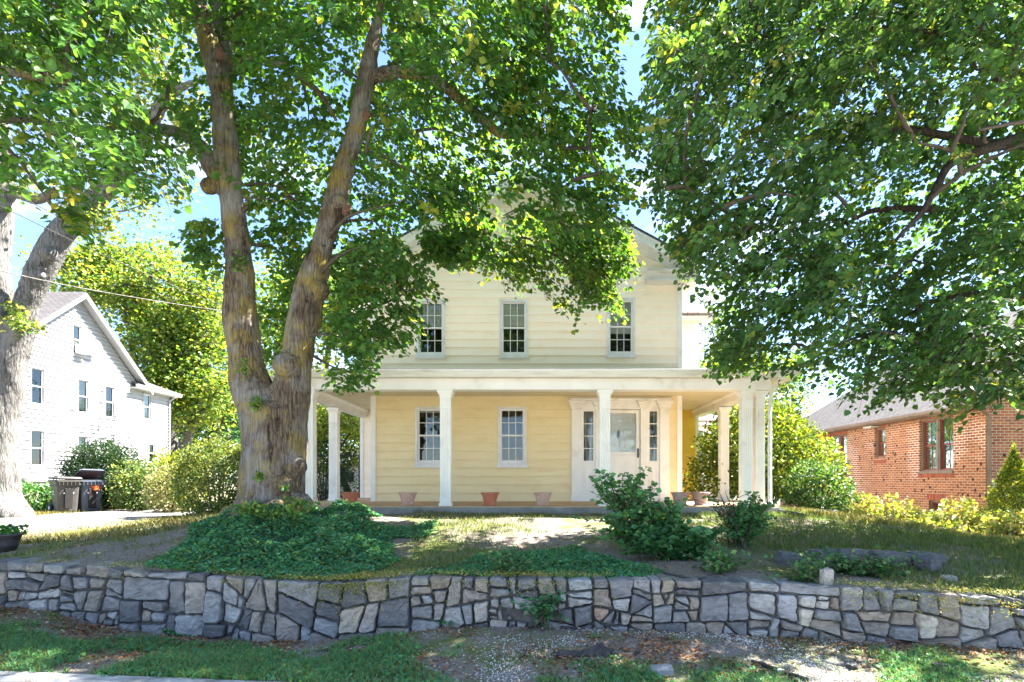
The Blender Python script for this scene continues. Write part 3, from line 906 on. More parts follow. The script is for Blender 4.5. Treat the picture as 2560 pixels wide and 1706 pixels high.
def window(par, pt, a0, a1, z0, z1, cas=.05, cols=3, rows=2, mat=None, blind=0.0, sill=.075, sash_mat=None, curtain=False, label=None, blind_low=0, glass=None):
    """double-hung window: casing > sashes with glazing bars, panes, sill, blind, dark room behind"""
    mat = mat or M['trim_grey']; sash_mat = sash_mat or M['trim']
    f = WinFrame(pt)
    mb = MB()
    f.box(mb, a0, a0 + cas, z0, z1, -.06, .048); f.box(mb, a1 - cas, a1, z0, z1, -.06, .048)
    f.box(mb, a0 + cas, a1 - cas, z1 - cas, z1, -.06, .047); f.box(mb, a0 + cas, a1 - cas, z0, z0 + cas * .9, -.06, .047)
    win = mb.build('window', mat, par, label=label)
    g0, g1, h0, h1 = a0 + cas, a1 - cas, z0 + cas * .9, z1 - cas
    hm = (h0 + h1) / 2
    for (q0, q1, oo) in ((h0, hm + .018, -.035), (hm - .018, h1, -.012)):
        sb = MB(); st = .036
        f.box(sb, g0, g0 + st, q0, q1, oo - .03, oo); f.box(sb, g1 - st, g1, q0, q1, oo - .03, oo)
        f.box(sb, g0 + st, g1 - st, q0, q0 + st, oo - .03, oo - .001); f.box(sb, g0 + st, g1 - st, q1 - st, q1, oo - .03, oo - .001)
        for i in range(1, cols):
            a = g0 + st + (g1 - g0 - 2 * st) * i / cols
            f.box(sb, a - .007, a + .007, q0 + st, q1 - st, oo - .024, oo - .006)
        for i in range(1, rows):
            z = q0 + st + (q1 - q0 - 2 * st) * i / rows
            f.box(sb, g0 + st, g1 - st, z - .007, z + .007, oo - .023, oo - .005)
        sb.build('sash', sash_mat, win)
        pb = MB()
        pb.add([pt(g0 + .02, q0 + .02, oo - .016), pt(g1 - .02, q0 + .02, oo - .016), pt(g1 - .02, q1 - .02, oo - .016), pt(g0 + .02, q1 - .02, oo - .016)], [(0, 1, 2, 3)])
        pb.build('pane', glass or M['glass'], win)
    if sill:
        s = MB(); f.box(s, a0 - .02, a1 + .02, z0 - sill, z0 - .004, -.02, .062); s.build('sill', mat, win)
    rb = MB()
    q = [pt(g0 - .1, h0 - .1, -.45), pt(g1 + .1, h0 - .1, -.45), pt(g1 + .1, h1 + .1, -.45), pt(g0 - .1, h1 + .1, -.45)]
    q2 = [pt(g0 - .01, h0 - .01, -.075), pt(g1 + .01, h0 - .01, -.075), pt(g1 + .01, h1 + .01, -.075), pt(g0 - .01, h1 + .01, -.075)]
    rb.add(q + q2, [(0, 1, 2, 3)] + [(i, (i + 1) % 4, 4 + (i + 1) % 4, 4 + i) for i in range(4)])
    rb.build('room', M['dark'], win)
    if blind:
        bb = MB()
        zlo = h1 - (h1 - h0) * blind
        nsl = max(4, int((h1 - zlo) / .045))
        for i in range(nsl):
            z = zlo + (h1 - zlo) * i / nsl
            bb.add([pt(g0, z, -.105), pt(g1, z, -.105), pt(g1, z + .046, -.088), pt(g0, z + .046, -.088)], [(0, 1, 2, 3)])
        bb.build('blind', M['blind'], win)
    if curtain:
        cb = MB()
        n = 30
        top = [pt(g0 + (g1 - g0) * i / n, h1, -.12 + .018 * math.sin(i * 1.9)) for i in range(n + 1)]
        bot = [pt(g0 + (g1 - g0) * i / n, h0, -.12 + .022 * math.sin(i * 1.9 + .4)) for i in range(n + 1)]
        cb.add(top + bot, [(i, i + 1, n + 2 + i, n + 1 + i) for i in range(n)])
        cb.build('curtain', M['curtain'], win)
    return win

def roof_uv(dirv, up):
    d = Vector(dirv).normalized(); u = Vector(up).normalized()
    return lambda v: (Vector(v).dot(d), Vector(v).dot(u))

# ------------------------------------------------------------------ the yellow house
DW = 13.64
hx = lambda px: (px - CX) * DW / F
hz = lambda py: CZ + (CY - py) * DW / F
HX0, HX1, ZF = hx(932), hx(1700), 1.11                 # corners of the main block, porch floor level
house = thing('yellow_house', 'yellow clapboard house with white columned porch in the middle of the picture', 'house', (hx(1322), DW, 1.0))
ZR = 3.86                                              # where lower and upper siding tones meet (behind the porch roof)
slope = .535
cxm = (HX0 + HX1) / 2
Z_E = 6.30                                             # wall height at the corners under the rake
def gab(z):
    if z <= Z_E: return (HX0 + .07, HX1 - .07)
    d = (z - Z_E) / slope
    return (min(HX0 + d, cxm), max(HX1 - d, cxm))
low_holes = [(hx(1039) + .0, hx(1109), hz(1160), hz(1018)), (hx(1245), hx(1316), hz(1160), hz(1018)), (hx(1429), hx(1672), ZF - .1, hz(996))]
up_holes = [(hx(1041.6), hx(1113), hz(889), hz(750)), (hx(1249), hx(1320), hz(889), hz(750)), (hx(1517), hx(1587), hz(887), hz(746))]
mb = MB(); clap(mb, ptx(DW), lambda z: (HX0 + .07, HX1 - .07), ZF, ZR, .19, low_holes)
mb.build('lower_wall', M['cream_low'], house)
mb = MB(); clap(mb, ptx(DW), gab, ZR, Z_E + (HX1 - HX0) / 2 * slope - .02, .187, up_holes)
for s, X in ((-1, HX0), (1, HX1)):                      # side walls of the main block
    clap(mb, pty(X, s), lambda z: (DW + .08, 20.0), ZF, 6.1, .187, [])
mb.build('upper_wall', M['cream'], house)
for X0_, X1_ in ((HX0 - .04, HX0 + .07), (HX1 - .07, HX1 + .04)):
    mb = MB(); mb.box(X0_, X1_, DW - .042, DW + .08, ZF, 6.02)
    mb.build('corner_board', M['trim'], house)
for i, h in enumerate(up_holes):
    window(house, ptx(DW), *h[:2], h[2], h[3], blind=(.5, .5, .62)[i], sill=.085, rows=2, cols=3)
for i, h in enumerate(low_holes[:2]):
    window(house, ptx(DW), *h[:2], h[2], h[3], blind=(.06, .0)[i], sill=.09, rows=2, cols=3)

# entrance: pilasters, sidelights, storm door, cornice
ent = MB(); T = M['trim']
def pil(x0, x1):
    ent.cbox(hx(x0), hx(x1), DW - .075, DW + .02, ZF + .14, hz(1026), .006)
    ent.cbox(hx(x0) - .012, hx(x1) + .012, DW - .09, DW + .02, ZF, ZF + .14, .006)
    z = hz(1026)
    for k, (e, h) in enumerate(((.0, .035), (.03, .07), (.06, .05), (.085, .05))):
        ent.cbox(hx(x0) - e, hx(x1) + e, DW - .085 - e, DW + .02, z, z + h - .001, .008); z += h
for a, b in ((1429, 1453), (1489, 1508), (1600, 1617), (1648, 1672)): pil(a, b)
ent.box(hx(1453), hx(1489), DW - .045, DW + .02, hz(1026), hz(1000)); ent.box(hx(1617), hx(1648), DW - .045, DW + .02, hz(1026), hz(1000))
ent.box(hx(1508), hx(1600), DW - .05, DW + .02, hz(1024), hz(1001))
ent.cbox(hx(1424), hx(1678), DW - .10, DW + .02, hz(1003), hz(996.5), .01)
ent.build('entrance_surround', T, house)
for a, b in ((1453, 1489), (1617, 1648)):
    sd = MB()
    g0, g1 = hx(a) + .055, hx(b) - .055
    zt, zb_ = hz(1026), hz(1158)
    sd.box(hx(a), g0, DW - .04, DW + .01, zb_, zt); sd.box(g1, hx(b), DW - .04, DW + .01, zb_, zt)
    sd.box(g0, g1, DW - .04, DW + .01, zt - .03, zt); sd.box(g0, g1, DW - .04, DW + .01, zb_, zb_ + .05)
    for k in (1, 2, 3):
        z = zb_ + .05 + (zt - zb_ - .08) * k / 4
        sd.box(g0, g1, DW - .032, DW + .005, z - .009, z + .009)
    sl_ = sd.build('sidelight', T, house)
    pb = MB(); pb.add([(g0, DW - .012, zb_), (g1, DW - .012, zb_), (g1, DW - .012, zt), (g0, DW - .012, zt)], [(0, 1, 2, 3)]); pb.build('pane', M['glass'], sl_)
    cb = MB(); n = 24
    cb.add([(g0 + (g1 - g0) * i / n, DW + .07 + .012 * math.sin(i * 1.7), zt) for i in range(n + 1)] + [(g0 + (g1 - g0) * (i / n * .8 + .1), DW + .07 + .014 * math.sin(i * 1.7), zb_) for i in range(n + 1)], [(i, i + 1, n + 2 + i, n + 1 + i) for i in range(n)])
    cb.build('curtain', M['curtain'], sl_)
    rb = MB(); rb.box(g0 - .04, g1 + .04, DW + .3, DW + .32, zb_, zt); rb.box(g0 - .06, g0 - .05, DW + .02, DW + .3, zb_, zt); rb.box(g1 + .05, g1 + .06, DW + .02, DW + .3, zb_, zt)
    rb.build('room', M['dark'], sl_)
    lo = MB(); z0, z1 = ZF, hz(1158)
    lo.box(hx(a), hx(b), DW - .035, DW + .01, z0 + .12, z1 - .001); lo.box(hx(a), hx(b), DW - .06, DW + .01, z0, z0 + .12)
    lo.box(hx(a), hx(b), DW - .055, DW + .01, z1, z1 + .03)
    e = .05
    for (p0, p1, q0, q1) in ((hx(a) + e, hx(b) - e, z0 + .2, z0 + .225), (hx(a) + e, hx(b) - e, z1 - .12, z1 - .095), (hx(a) + e, hx(a) + e + .02, z0 + .225, z1 - .12), (hx(b) - e - .02, hx(b) - e, z0 + .225, z1 - .12)):
        lo.box(p0, p1, DW - .05, DW - .034, q0, q1)
    lo.cbox(hx(a) + .1, hx(b) - .1, DW - .048, DW - .034, z0 + .28, z1 - .18, .006)
    lo.build('sidelight_panel', T, house)
dr = MB()
d0, d1, zt = hx(1510), hx(1598), hz(1026)
st = .075
zg = hz(1131)
dr.box(d0, d0 + st, DW - .035, DW + .0, ZF + .03, zt); dr.box(d1 - st, d1, DW - .035, DW + .0, ZF + .03, zt)
dr.box(d0 + st, d1 - st, DW - .035, DW, zt - .075, zt); dr.box(d0 + st, d1 - st, DW - .035, DW, zg - .06, zg)
dr.cbox(d0 + st, d1 - st, DW - .03, DW, ZF + .03, zg - .062, .006)
dr.box(d0 - .02, d1 + .02, DW - .07, DW + .02, ZF, ZF + .028)
door = dr.build('storm_door', T, house)
pb = MB(); pb.add([(d0 + st, DW - .018, zg), (d1 - st, DW - .018, zg), (d1 - st, DW - .018, zt - .075), (d0 + st, DW - .018, zt - .075)], [(0, 1, 2, 3)]); pb.build('pane', M['glass_bright'], door)
hb = MB(); hxx = d1 - st * .45
hb.tube([(hxx, DW - .04, hz(1143)), (hxx, DW - .085, hz(1140)), (hxx - .004, DW - .095, hz(1132)), (hxx - .004, DW - .085, hz(1126)), (hxx, DW - .04, hz(1124))], .011, 8); hb.box(hxx - .018, hxx + .018, DW - .042, DW - .034, hz(1145), hz(1122))
hb.build('handle', M['black'], door)
idr = MB(); yy = DW + .07
idr.box(d0 - .02, d1 + .02, yy, yy + .03, ZF, zt + .05)
for c0, c1 in ((.12, .44), (.56, .88)):
    for r0, r1 in ((.07, .36), (.42, .80), (.845, .93)):
        p0, p1 = d0 + (d1 - d0) * c0, d0 + (d1 - d0) * c1; q0, q1 = ZF + (zt - ZF) * r0, ZF + (zt - ZF) * r1
        for bxs in ((p0, p1, q0, q0 + .016), (p0, p1, q1 - .016, q1), (p0, p0 + .016, q0 + .016, q1 - .016), (p1 - .016, p1, q0 + .016, q1 - .016)):
            idr.box(bxs[0], bxs[1], yy - .012, yy + .001, bxs[2], bxs[3])
        idr.cbox(p0 + .05, p1 - .05, yy - .008, yy + .001, q0 + .04, q1 - .04, .006)
inner = idr.build('front_door', T, house)
kn = MB(); kx_, kz = hx(1546), hz(1086)
kn.lathe([(.0, .10), (.010, .098), (.009, .075), (.022, .06), (.036, .05), (.036, .04), (.028, .03), (.034, -.04), (.022, -.07), (.018, -.075), (.010, -.10), (0, -.115)], (kx_, yy - .03, kz), 10)
kn.build('door_knocker', M['black'], inner)
sg = MB(); sg.cbox(hx(1563), hx(1584), yy - .014, yy - .001, hz(1122), hz(1110), .003); sg.build('mail_slot', pm('ivory_plate', lin(236, 230, 204), lin(226, 220, 192), rough=.5), inner)

# gable roof: shingled slabs, rake boards, soffits, eave returns
def roofslab(par, name, quad, t, mat, dirv):
    mb = MB(); mb.slab(quad, t)
    q = [Vector(p) for p in quad]
    d = Vector(dirv); n = (q[1] - q[0]).cross(q[2] - q[0]).normalized(); u = n.cross(d.normalized())
    mb.uv = roof_uv(d, u)
    return mb.build(name, mat, par)
YF, YB, OV = DW - .38, 20.2, .32
apex = Z_E + (HX1 - HX0) / 2 * slope + .06
ex0, ex1 = HX0 - OV, HX1 + OV
ze = apex - (cxm - ex0) * slope
roofslab(house, 'roof', [(ex0 - .03, YF - .03, ze + .24), (cxm, YF - .03, apex + .26), (cxm, YB, apex + .26), (ex0 - .03, YB, ze + .24)], .05, M['shingle'], (0, 1, 0))
roofslab(house, 'roof', [(cxm + .002, YF - .03, apex + .26), (ex1 + .03, YF - .03, ze + .24), (ex1 + .03, YB, ze + .24), (cxm + .002, YB, apex + .26)], .05, M['shingle'], (0, 1, 0))
rk = MB()
for s, e in ((-1, ex0), (1, ex1)):
    for (y0, y1, u0, u1) in ((YF, YF + .03, .0, .19), (YF - .022, YF + .0, .13, .2), (YF + .03, DW - .03, .02, .05)):
        rk.add([(e, y0, ze + u0), (cxm, y0, apex + u0 + .01), (cxm, y0, apex + u1 + .01), (e, y0, ze + u1), (e, y1, ze + u0), (cxm, y1, apex + u0 + .01), (cxm, y1, apex + u1 + .01), (e, y1, ze + u1)],
               [(0, 1, 2, 3), (4, 7, 6, 5), (0, 4, 5, 1), (1, 5, 6, 2), (2, 6, 7, 3), (3, 7, 4, 0)])
    L_ = (cxm - e)
    rk.add([(e, DW - .06, ze - .10), (cxm, DW - .06, apex - .09), (cxm, DW - .06, apex + .04), (e, DW - .06, ze + .03), (e, DW - .02, ze - .10), (cxm, DW - .02, apex - .09), (cxm, DW - .02, apex + .04), (e, DW - .02, ze + .03)],
               [(0, 1, 2, 3), (4, 7, 6, 5), (0, 4, 5, 1), (2, 6, 7, 3), (3, 7, 4, 0)])
rk.build('rake_board', M['trim'], house)
for s in (-1, 1):
    rt = MB()
    xo = ex1 + .02 if s > 0 else ex0 - .02
    xi = xo - s * 1.16
    a, b = min(xi, xo), max(xi, xo)
    zb0 = 6.02
    rt.box(a + .03, b - .03, YF + .02, DW - .01, zb0, zb0 + .02)            # soffit of the return
    rt.box(a + .02, b - .02, YF + .02, DW - .01, zb0 + .021, zb0 + .10)
    prof = [(YF + .02, zb0 + .10), (YF - .06, zb0 + .20), (YF - .06, zb0 + .235), (DW - .01, zb0 + .235), (DW - .01, zb0 + .10)]
    rt.prism(prof, a, b, 'x')
    rt.build('eave_return', M['gutter'], house)
    ea = MB(); xw = HX1 if s > 0 else HX0
    e0, e1 = sorted((xw + s * .03, xo))
    ea.box(e0, e1, DW, YB - .1, zb0, zb0 + .03); ea.box(*sorted((xo - s * .03, xo + s * .04)), DW, YB - .1, zb0 + .031, zb0 + .22)
    ea.build('eave', M['soffit'], house)

# rear cross wing
WY = 16.4
WX0, WX1 = -4.76, 4.40
mb = MB()
clap(mb, ptx(WY), lambda z: (WX0 + .05, HX0 - .02), ZF, 6.0, .187, []); clap(mb, pty(WX0, -1), lambda z: (WY + .05, 23), ZF, 6.0, .187, [])
mb.build('wing_wall', M['cream'], house)
mb = MB()
clap(mb, ptx(WY), lambda z: (HX1 + .02, WX1 - .05), 3.6, 6.0, .187, []); clap(mb, pty(WX1, 1), lambda z: (WY + .05, 23), ZF, 6.0, .187, [])
mb.build('wing_wall', M['cream'], house)
mb = MB(); clap(mb, ptx(WY), lambda z: (HX1 + .02, WX1 - .05), ZF, 3.6, .187, [(HX1 + .08, 3.98, ZF, 3.16)])
mb.build('wing_wall', pm('reflected_light_siding', lin(242, 208, 96), lin(234, 196, 84), scale=2, rough=.55), house)  # deeper yellow puts reflected light into the siding colour
for a, b in ((WX0 - .04, WX0 + .05), (WX1 - .05, WX1 + .04)):
    mb = MB(); mb.box(a, b, WY - .04, WY + .06, ZF, 6.0); mb.build('corner_board', M['trim'], house)
sd = MB(); tan = pm('tan_door_paint', lin(196, 168, 120), lin(178, 150, 104), rough=.5)
sd.box(3.90, 3.98, WY - .035, WY, ZF, 3.16); sd.box(HX1 + .08, 3.90, WY - .035, WY, 3.08, 3.16); sd.box(HX1 + .08, 3.90, WY - .012, WY, ZF, 3.08)
for q0, q1 in ((.15, .75), (.95, 1.85)): sd.cbox(HX1 + .2, 3.82, WY - .024, WY - .010, ZF + q0, ZF + q1, .006)
sdr = sd.build('side_door', tan, house)
wz = 8.05
YE = WY - .35
roofslab(house, 'wing_roof', [(WX0 - .35, YE, 6.08), (WX1 + .35, YE, 6.08), (WX1 - .9, 19.8, wz + .2), (WX0 + .9, 19.8, wz + .2)], .06, M['shingle_pale'], (1, 0, 0))
roofslab(house, 'wing_roof', [(WX1 + .35, YE, 6.08), (WX1 + .35, 23.3, 6.08), (WX1 - .9, 19.8, wz + .2)], .06, M['shingle_pale'], (0, 1, 0))
roofslab(house, 'wing_roof', [(WX0 - .35, 23.3, 6.08), (WX0 - .35, YE, 6.08), (WX0 + .9, 19.8, wz + .2)], .06, M['shingle_pale'], (0, 1, 0))
roofslab(house, 'wing_roof', [(WX1 + .35, 23.3, 6.08), (WX0 - .35, 23.3, 6.08), (WX0 + .9, 19.8, wz + .2), (WX1 - .9, 19.8, wz + .2)], .06, M['shingle_pale'], (1, 0, 0))
for a, b in ((WX0 - .33, HX0 - .5), (HX1 + .5, WX1 + .33)):
    mb = MB(); mb.box(a, b, YE + .02, WY - .04, 5.88, 6.0); mb.build('eave', M['soffit'], house)
# low white rear extension at the right
mb = MB(); EX1 = 6.55
eh = [(5.62, 6.12, 1.85, 3.42)]
clap(mb, ptx(21.0), lambda z: (4.45, EX1), .6, 3.62, .12, eh); clap(mb, pty(EX1, 1), lambda z: (21.0, 25), .6, 3.62, .12, [])
ext = mb.build('rear_extension', M['white_siding'], house)
window(house, ptx(21.0), *eh[0], cols=2, rows=2, sill=.06, curtain=True)
roofslab(house, 'rear_roof', [(4.45, 20.7, 3.66), (EX1 + .3, 20.7, 3.66), (EX1 + .3, 25.2, 4.5), (4.45, 25.2, 4.5)], .08, M['shingle_pale'], (1, 0, 0))
mb = MB(); mb.box(4.42, EX1 + .28, 20.72, 20.98, 3.52, 3.655); mb.build('rear_fascia', M['trim'], house)

# porch ------------------------------------------------------------------
CY_ = 11.36                      # column line
PX0, PX1 = -4.95, 4.55           # porch floor extent
fl = MB(); fl.cbox(PX0, PX1, 11.12, 16.38, .35, ZF - .02, .012); fl.build('porch_base', M['concrete'], house)
fl = MB(); fl.box(PX0 + .01, HX0 + .0, 11.135, 16.36, ZF - .0195, ZF); fl.box(HX0 + .001, HX1 - .001, 11.135, DW, ZF - .0195, ZF); fl.box(HX1 + .0, PX1 - .01, 11.135, 16.36, ZF - .0195, ZF)
fl.build('porch_floor', M['porch_floor'], house)
def flute_prof(hw, n=4, d=.011):
    """square column section with flutes cut in each face"""
    side = []
    m = hw * .72
    g = 2 * m / n
    side.append((-hw, -hw))
    for i in range(n):
        a = -m + g * i
        side += [(a + g * .14, -hw), (a + g * .3, -hw + d), (a + g * .7, -hw + d), (a + g * .86, -hw)]
    pts = []
    for k in range(4):
        c, s_ = (1, 0, -1, 0)[k], (0, 1, 0, -1)[k]
        pts += [(x * c - y * s_, x * s_ + y * c) for x, y in side]
    return pts
def column(x, y, ztop=3.285, hw=.098):
    mb = MB()
    z0 = ZF
    def ring(h, e): mb.box(x - e, x + e, y - e, y + e, h[0], h[1])
    ring((z0, z0 + .05), hw + .022); 
    pr = [(x + a, y + b) for a, b in flute_prof(hw)]
    mb.prism(pr, z0 + .16, ztop - .34, 'z')
    ring((z0 + .051, z0 + .1595), hw + .004); ring((ztop - .3395, ztop - .14), hw + .003)
    # flaring capital
    e0, e1 = hw + .005, hw + .048
    vs = [(x + sx * e0, y + sy * e0, ztop - .139) for sx, sy in ((-1, -1), (1, -1), (1, 1), (-1, 1))] + [(x + sx * (e0 + .012), y + sy * (e0 + .012), ztop - .09) for sx, sy in ((-1, -1), (1, -1), (1, 1), (-1, 1))] + [(x + sx * e1, y + sy * e1, ztop - .045) for sx, sy in ((-1, -1), (1, -1), (1, 1), (-1, 1))] + [(x + sx * e1, y + sy * e1, ztop - .002) for sx, sy in ((-1, -1), (1, -1), (1, 1), (-1, 1))]
    mb.add(vs, [(r * 4 + i, r * 4 + (i + 1) % 4, (r + 1) * 4 + (i + 1) % 4, (r + 1) * 4 + i) for r in range(3) for i in range(4)] + [(3, 2, 1, 0), (12, 13, 14, 15)])
    return mb.build('porch_column', M['trim'], house)
xc = lambda px, Y=CY_: (px - CX) * Y / F
num_col = column(xc(774), CY_)
column(xc(734), CY_ + .02); column(xc(1115), CY_); column(xc(1511), CY_); column(xc(1864), CY_, hw=.098); column(xc(1902), CY_ + .10, hw=.085)
column(xc(836, 14.1), 14.1); column(xc(1809, 14.0), 14.0)
for i, ch in enumerate('080'):                          # house number on the left column, upper digits hidden by the tree
    cu = bpy.data.curves.new('digit', 'FONT'); cu.body = ch; cu.size = .115; cu.extrude = .004; cu.align_x = 'CENTER'; cu.bevel_depth = .003
    o = bpy.data.objects.new('house_number', cu)
    C.objects.link(o)
    o.location = (xc(762), CY_ - .105, CZ + (CY - 1102 - 13 * i) * CY_ / F)
    o.rotation_euler = (R(90), 0, 0)
    cu.materials.append(M['black'])
    bpy.context.view_layer.update()
    me = bpy.data.meshes.new_from_object(o.evaluated_get(bpy.context.evaluated_depsgraph_get()))
    me.name = 'house_number'
    me.transform(Matrix.LocRotScale(o.location, o.rotation_euler, o.scale))
    bpy.data.objects.remove(o)
    o = bpy.data.objects.new('house_number', me); C.objects.link(o); wparent(o, num_col)
# entablature beams
bm_ = MB()
zb0, zb1 = 3.286, 3.50
bm_.cbox(PX0 + .12, PX1 - .16, CY_ - .15, CY_ + .15, zb0, zb1, .008)
bm_.box(PX0 + .10, PX1 - .14, CY_ - .17, CY_ - .151, zb0 + .02, zb0 + .045)
for xa in (xc(836, 14.1), xc(1809, 14.0) + .02):
    bm_.cbox(xa - .13, xa + .13, CY_ + .151, WY - .02, zb0 + .015, zb1, .008)
    s = 1 if xa < 0 else -1
    bm_.prism([(xa + s * .131, zb1 - .07), (xa + s * .165, zb1 - .03), (xa + s * .165, zb1), (xa + s * .131, zb1)], CY_ + .152, WY - .03, 'y')
bm_.build('porch_beam', M['trim'], house)
ce = MB(); ce.box(PX0 + .2, PX1 - .2, CY_ + .152, DW - .03, 3.501, 3.53); ce.box(PX0 + .2, HX0 - .04, DW - .029, WY - .03, 3.501, 3.53); ce.box(HX1 + .04, PX1 - .2, DW - .029, WY - .03, 3.501, 3.53)
ce.build('porch_ceiling', M['ceiling'], house)
GY = 10.92
EX0_, EX1_ = -5.22, 4.80
sf = MB(); sf.box(EX0_ + .04, EX1_ - .04, GY + .05, CY_ + .14, 3.503, 3.52); sf.box(EX0_ + .04, PX0 + .2, CY_ + .141, WY, 3.503, 3.52); sf.box(PX1 - .2, EX1_ - .04, CY_ + .141, WY, 3.503, 3.52)
for i in range(90):                                      # vent slots of the soffit
    x = -3 + i * .085
    sf.box(x, x + .03, GY + .30, GY + .34, 3.494, 3.5025)
sf.build('porch_soffit', M['soffit'], house)
gt = MB()
gt.prism([(GY + .06, 3.47), (GY + .01, 3.475), (GY - .05, 3.56), (GY - .055, 3.60), (GY - .035, 3.60), (GY - .03, 3.565), (GY + .02, 3.51), (GY + .06, 3.51)], EX0_ - .03, EX1_ + .03, 'x')
for s, e in ((-1, EX0_), (1, EX1_)):
    gt.prism([(e - s * .04, 3.475), (e + s * .01, 3.48), (e + s * .05, 3.56), (e + s * .055, 3.60), (e - s * .04, 3.60)], GY + .02, WY, 'y')
gt.build('gutter', M['gutter'], house)
ZW = 4.13
fr = [(EX0_, GY - .03, 3.605), (EX1_, GY - .03, 3.605), (HX1 + .03, DW, ZW), (HX0 - .03, DW, ZW)]
roofslab(house, 'porch_roof', fr, .04, M['shingle'], (1, 0, 0))
roofslab(house, 'porch_roof', [(EX1_, GY - .03, 3.605), (EX1_ + .02, WY, 3.605), (HX1 + .03, WY, ZW), (HX1 + .03, DW, ZW)], .04, M['shingle'], (0, 1, 0))
roofslab(house, 'porch_roof', [(EX0_ - .02, WY, 3.605), (EX0_, GY - .03, 3.605), (HX0 - .03, DW, ZW), (HX0 - .03, WY, ZW)], .04, M['shingle'], (0, 1, 0))
dp = MB(); px_ = xc(1922, 11.3)
dp.tube([(px_ + .12, GY + .03, 3.48), (px_ + .06, GY + .12, 3.36), (px_ + .01, 11.22, 3.2), (px_, 11.25, 2.9), (px_, 11.25, 1.2), (px_ + .04, 11.2, 1.08), (px_ + .46, 10.95, .90), (px_ + .52, 10.9, .885)], .042, 4)
dp.build('downspout', M['gutter'], house)
lamp = MB()
for q in (-.17, .17): lamp.tube([(xc(1800, 11.9) + q, 11.9, 3.50), (xc(1800, 11.9) + q, 11.9, 3.42)], .012, 6)
lamp.tube([(xc(1800, 11.9) - .2, 11.9, 3.42), (xc(1800, 11.9) + .2, 11.9, 3.42)], .014, 6)
lamp.build('ceiling_hook', M['black'], house)

# splash extension lying on the lawn below the downspout
se = MB(); a = P(1945, 1298, 10.85); b = P(2010, 1325, 10.3)
a.z = float(ground_z(a.x, a.y)) + .05; b.z = float(ground_z(b.x, b.y)) + .02
se.tube([a, a.lerp(b, .5) + Vector((0, 0, .01)), b], .035, 4)
tag(se.build('drain_extension', M['rubber']), 'dark drain extension lying on the lawn under the white downspout', 'drain pipe')

# terracotta pots along the porch edge
def pot(px, Y, mat, label, k=1.0, group='plant pots on the porch'):
    r = thing('plant_pot', label, 'plant pot', (xc(px, Y), Y, ZF), random.uniform(0, 1), group)
    b = MB(); h = .245 * k; R_ = .165 * k; r0 = .105 * k
    b.lathe([(0, .012), (r0, .012), (r0 + .002, .03), (R_ * .97, h - .028), (R_ * .97, h - .012), (R_ * .90, h - .012), (R_ * .86, h - .05), (r0, .06), (0, .06)], n=28); b.build('body', mat, r, False, True)
    b = MB(); b.lathe([(R_ * .965, h - .03), (R_ * 1.08, h - .024), (R_ * 1.09, h), (R_ * 1.0, h + .004), (R_ * .92, h - .01)], n=28); b.build('rim', mat, r, False, True)
    b = MB(); b.lathe([(0, 0), (r0 + .02, 0), (r0 + .028, .022), (r0 + .01, .024), (r0 + .004, .012)], n=28); b.build('saucer', mat, r, False, True)
    b = MB(); b.lathe([(0, h - .04), (R_ * .9, h - .035)], n=20); b.build('soil', M['soil'], r, False, True)
pot(876, 11.75, M['terracotta'], 'orange terracotta pot behind the ivy mound, left of the siding corner')
pot(1019, 11.5, M['terracotta_faded'], 'faded terracotta pot just left of the white column under a window')
pot(1225, 11.5, M['terracotta'], 'orange terracotta pot standing below the middle ground floor window')
pot(1357, 11.5, M['terracotta_faded'], 'pale pink pot standing alone left of the front door')
pot(1701, 11.5, M['pot_taupe'], 'taupe pot on the porch, touching its twin, next to the bush top', 1.02)
pot(1751, 11.5, M['pot_taupe'], 'taupe pot on the porch, right of its twin, nearer the corner columns', 1.02)

# ------------------------------------------------------------------ white house on the left
wh = thing('white_house', 'white clapboard house with steep grey roof beyond the driveway', 'house', (-20, 26, .55))
WXX = -20.0
def wyz(px, py):
    Y = -WXX * F / (CX - px)
    return Y, CZ + (CY - py) * Y / F
wins = [(74, 110, 919, 1013), (192, 221, 948, 1034), (260, 286, 965, 1046), (356, 377, 985, 1050), (73, 110, 1074, 1167), (192, 219, 1089, 1166), (262, 286, 1097, 1166), (369, 387, 1109, 1158), (178, 204, 812, 887)]
holes = []
for (a, b, t_, u_) in wins:
    Ym = (wyz(a, 0)[0] + wyz(b, 0)[0]) / 2
    holes.append((wyz(a, 0)[0], wyz(b, 0)[0], CZ + (CY - u_) * Ym / F, CZ + (CY - t_) * Ym / F))
YA, ZA, YN, YFAR, ZEW = 26.1, 9.62, 21.6, 30.4, 6.15
def wg(z):
    if z <= ZEW: return (YN, YFAR)
    d = (ZA - z) / (ZA - ZEW)
    return (YA - (YA - YN) * d, YA + (YFAR - YA) * d)
mb = MB()
clap(mb, pty(WXX, 1), wg, 1.55, ZA - .05, .18, [h for h in holes if h[1] < YFAR], .06, .004)
clap(mb, pty(WXX, 1), lambda z: (YFAR, 32.7), 1.0, 6.2, .18, [h for h in holes if h[1] > YFAR], .06, .004)
clap(mb, ptx(YN), lambda z: (-32, WXX), 1.2, ZEW, .115, [], .016, .004)
mb.build('wall', M['white_siding'], wh)
for h in holes:
    window(wh, pty(WXX, 1), *h, cas=.045, cols=1, rows=1, mat=M['white_siding'], sill=.07, blind=random.choice((.0, .5, .9)), curtain=random.random() < .5)
fb = MB(); fb.box(-32, WXX - .03, YN + .03, YFAR, .3, 1.54); fb.build('foundation', pm('fieldstone', (.42, .39, .35, 1), (.26, .24, .22, 1), scale=4, rough=.95, bump=.8, bscale=5), wh)
ov = .45
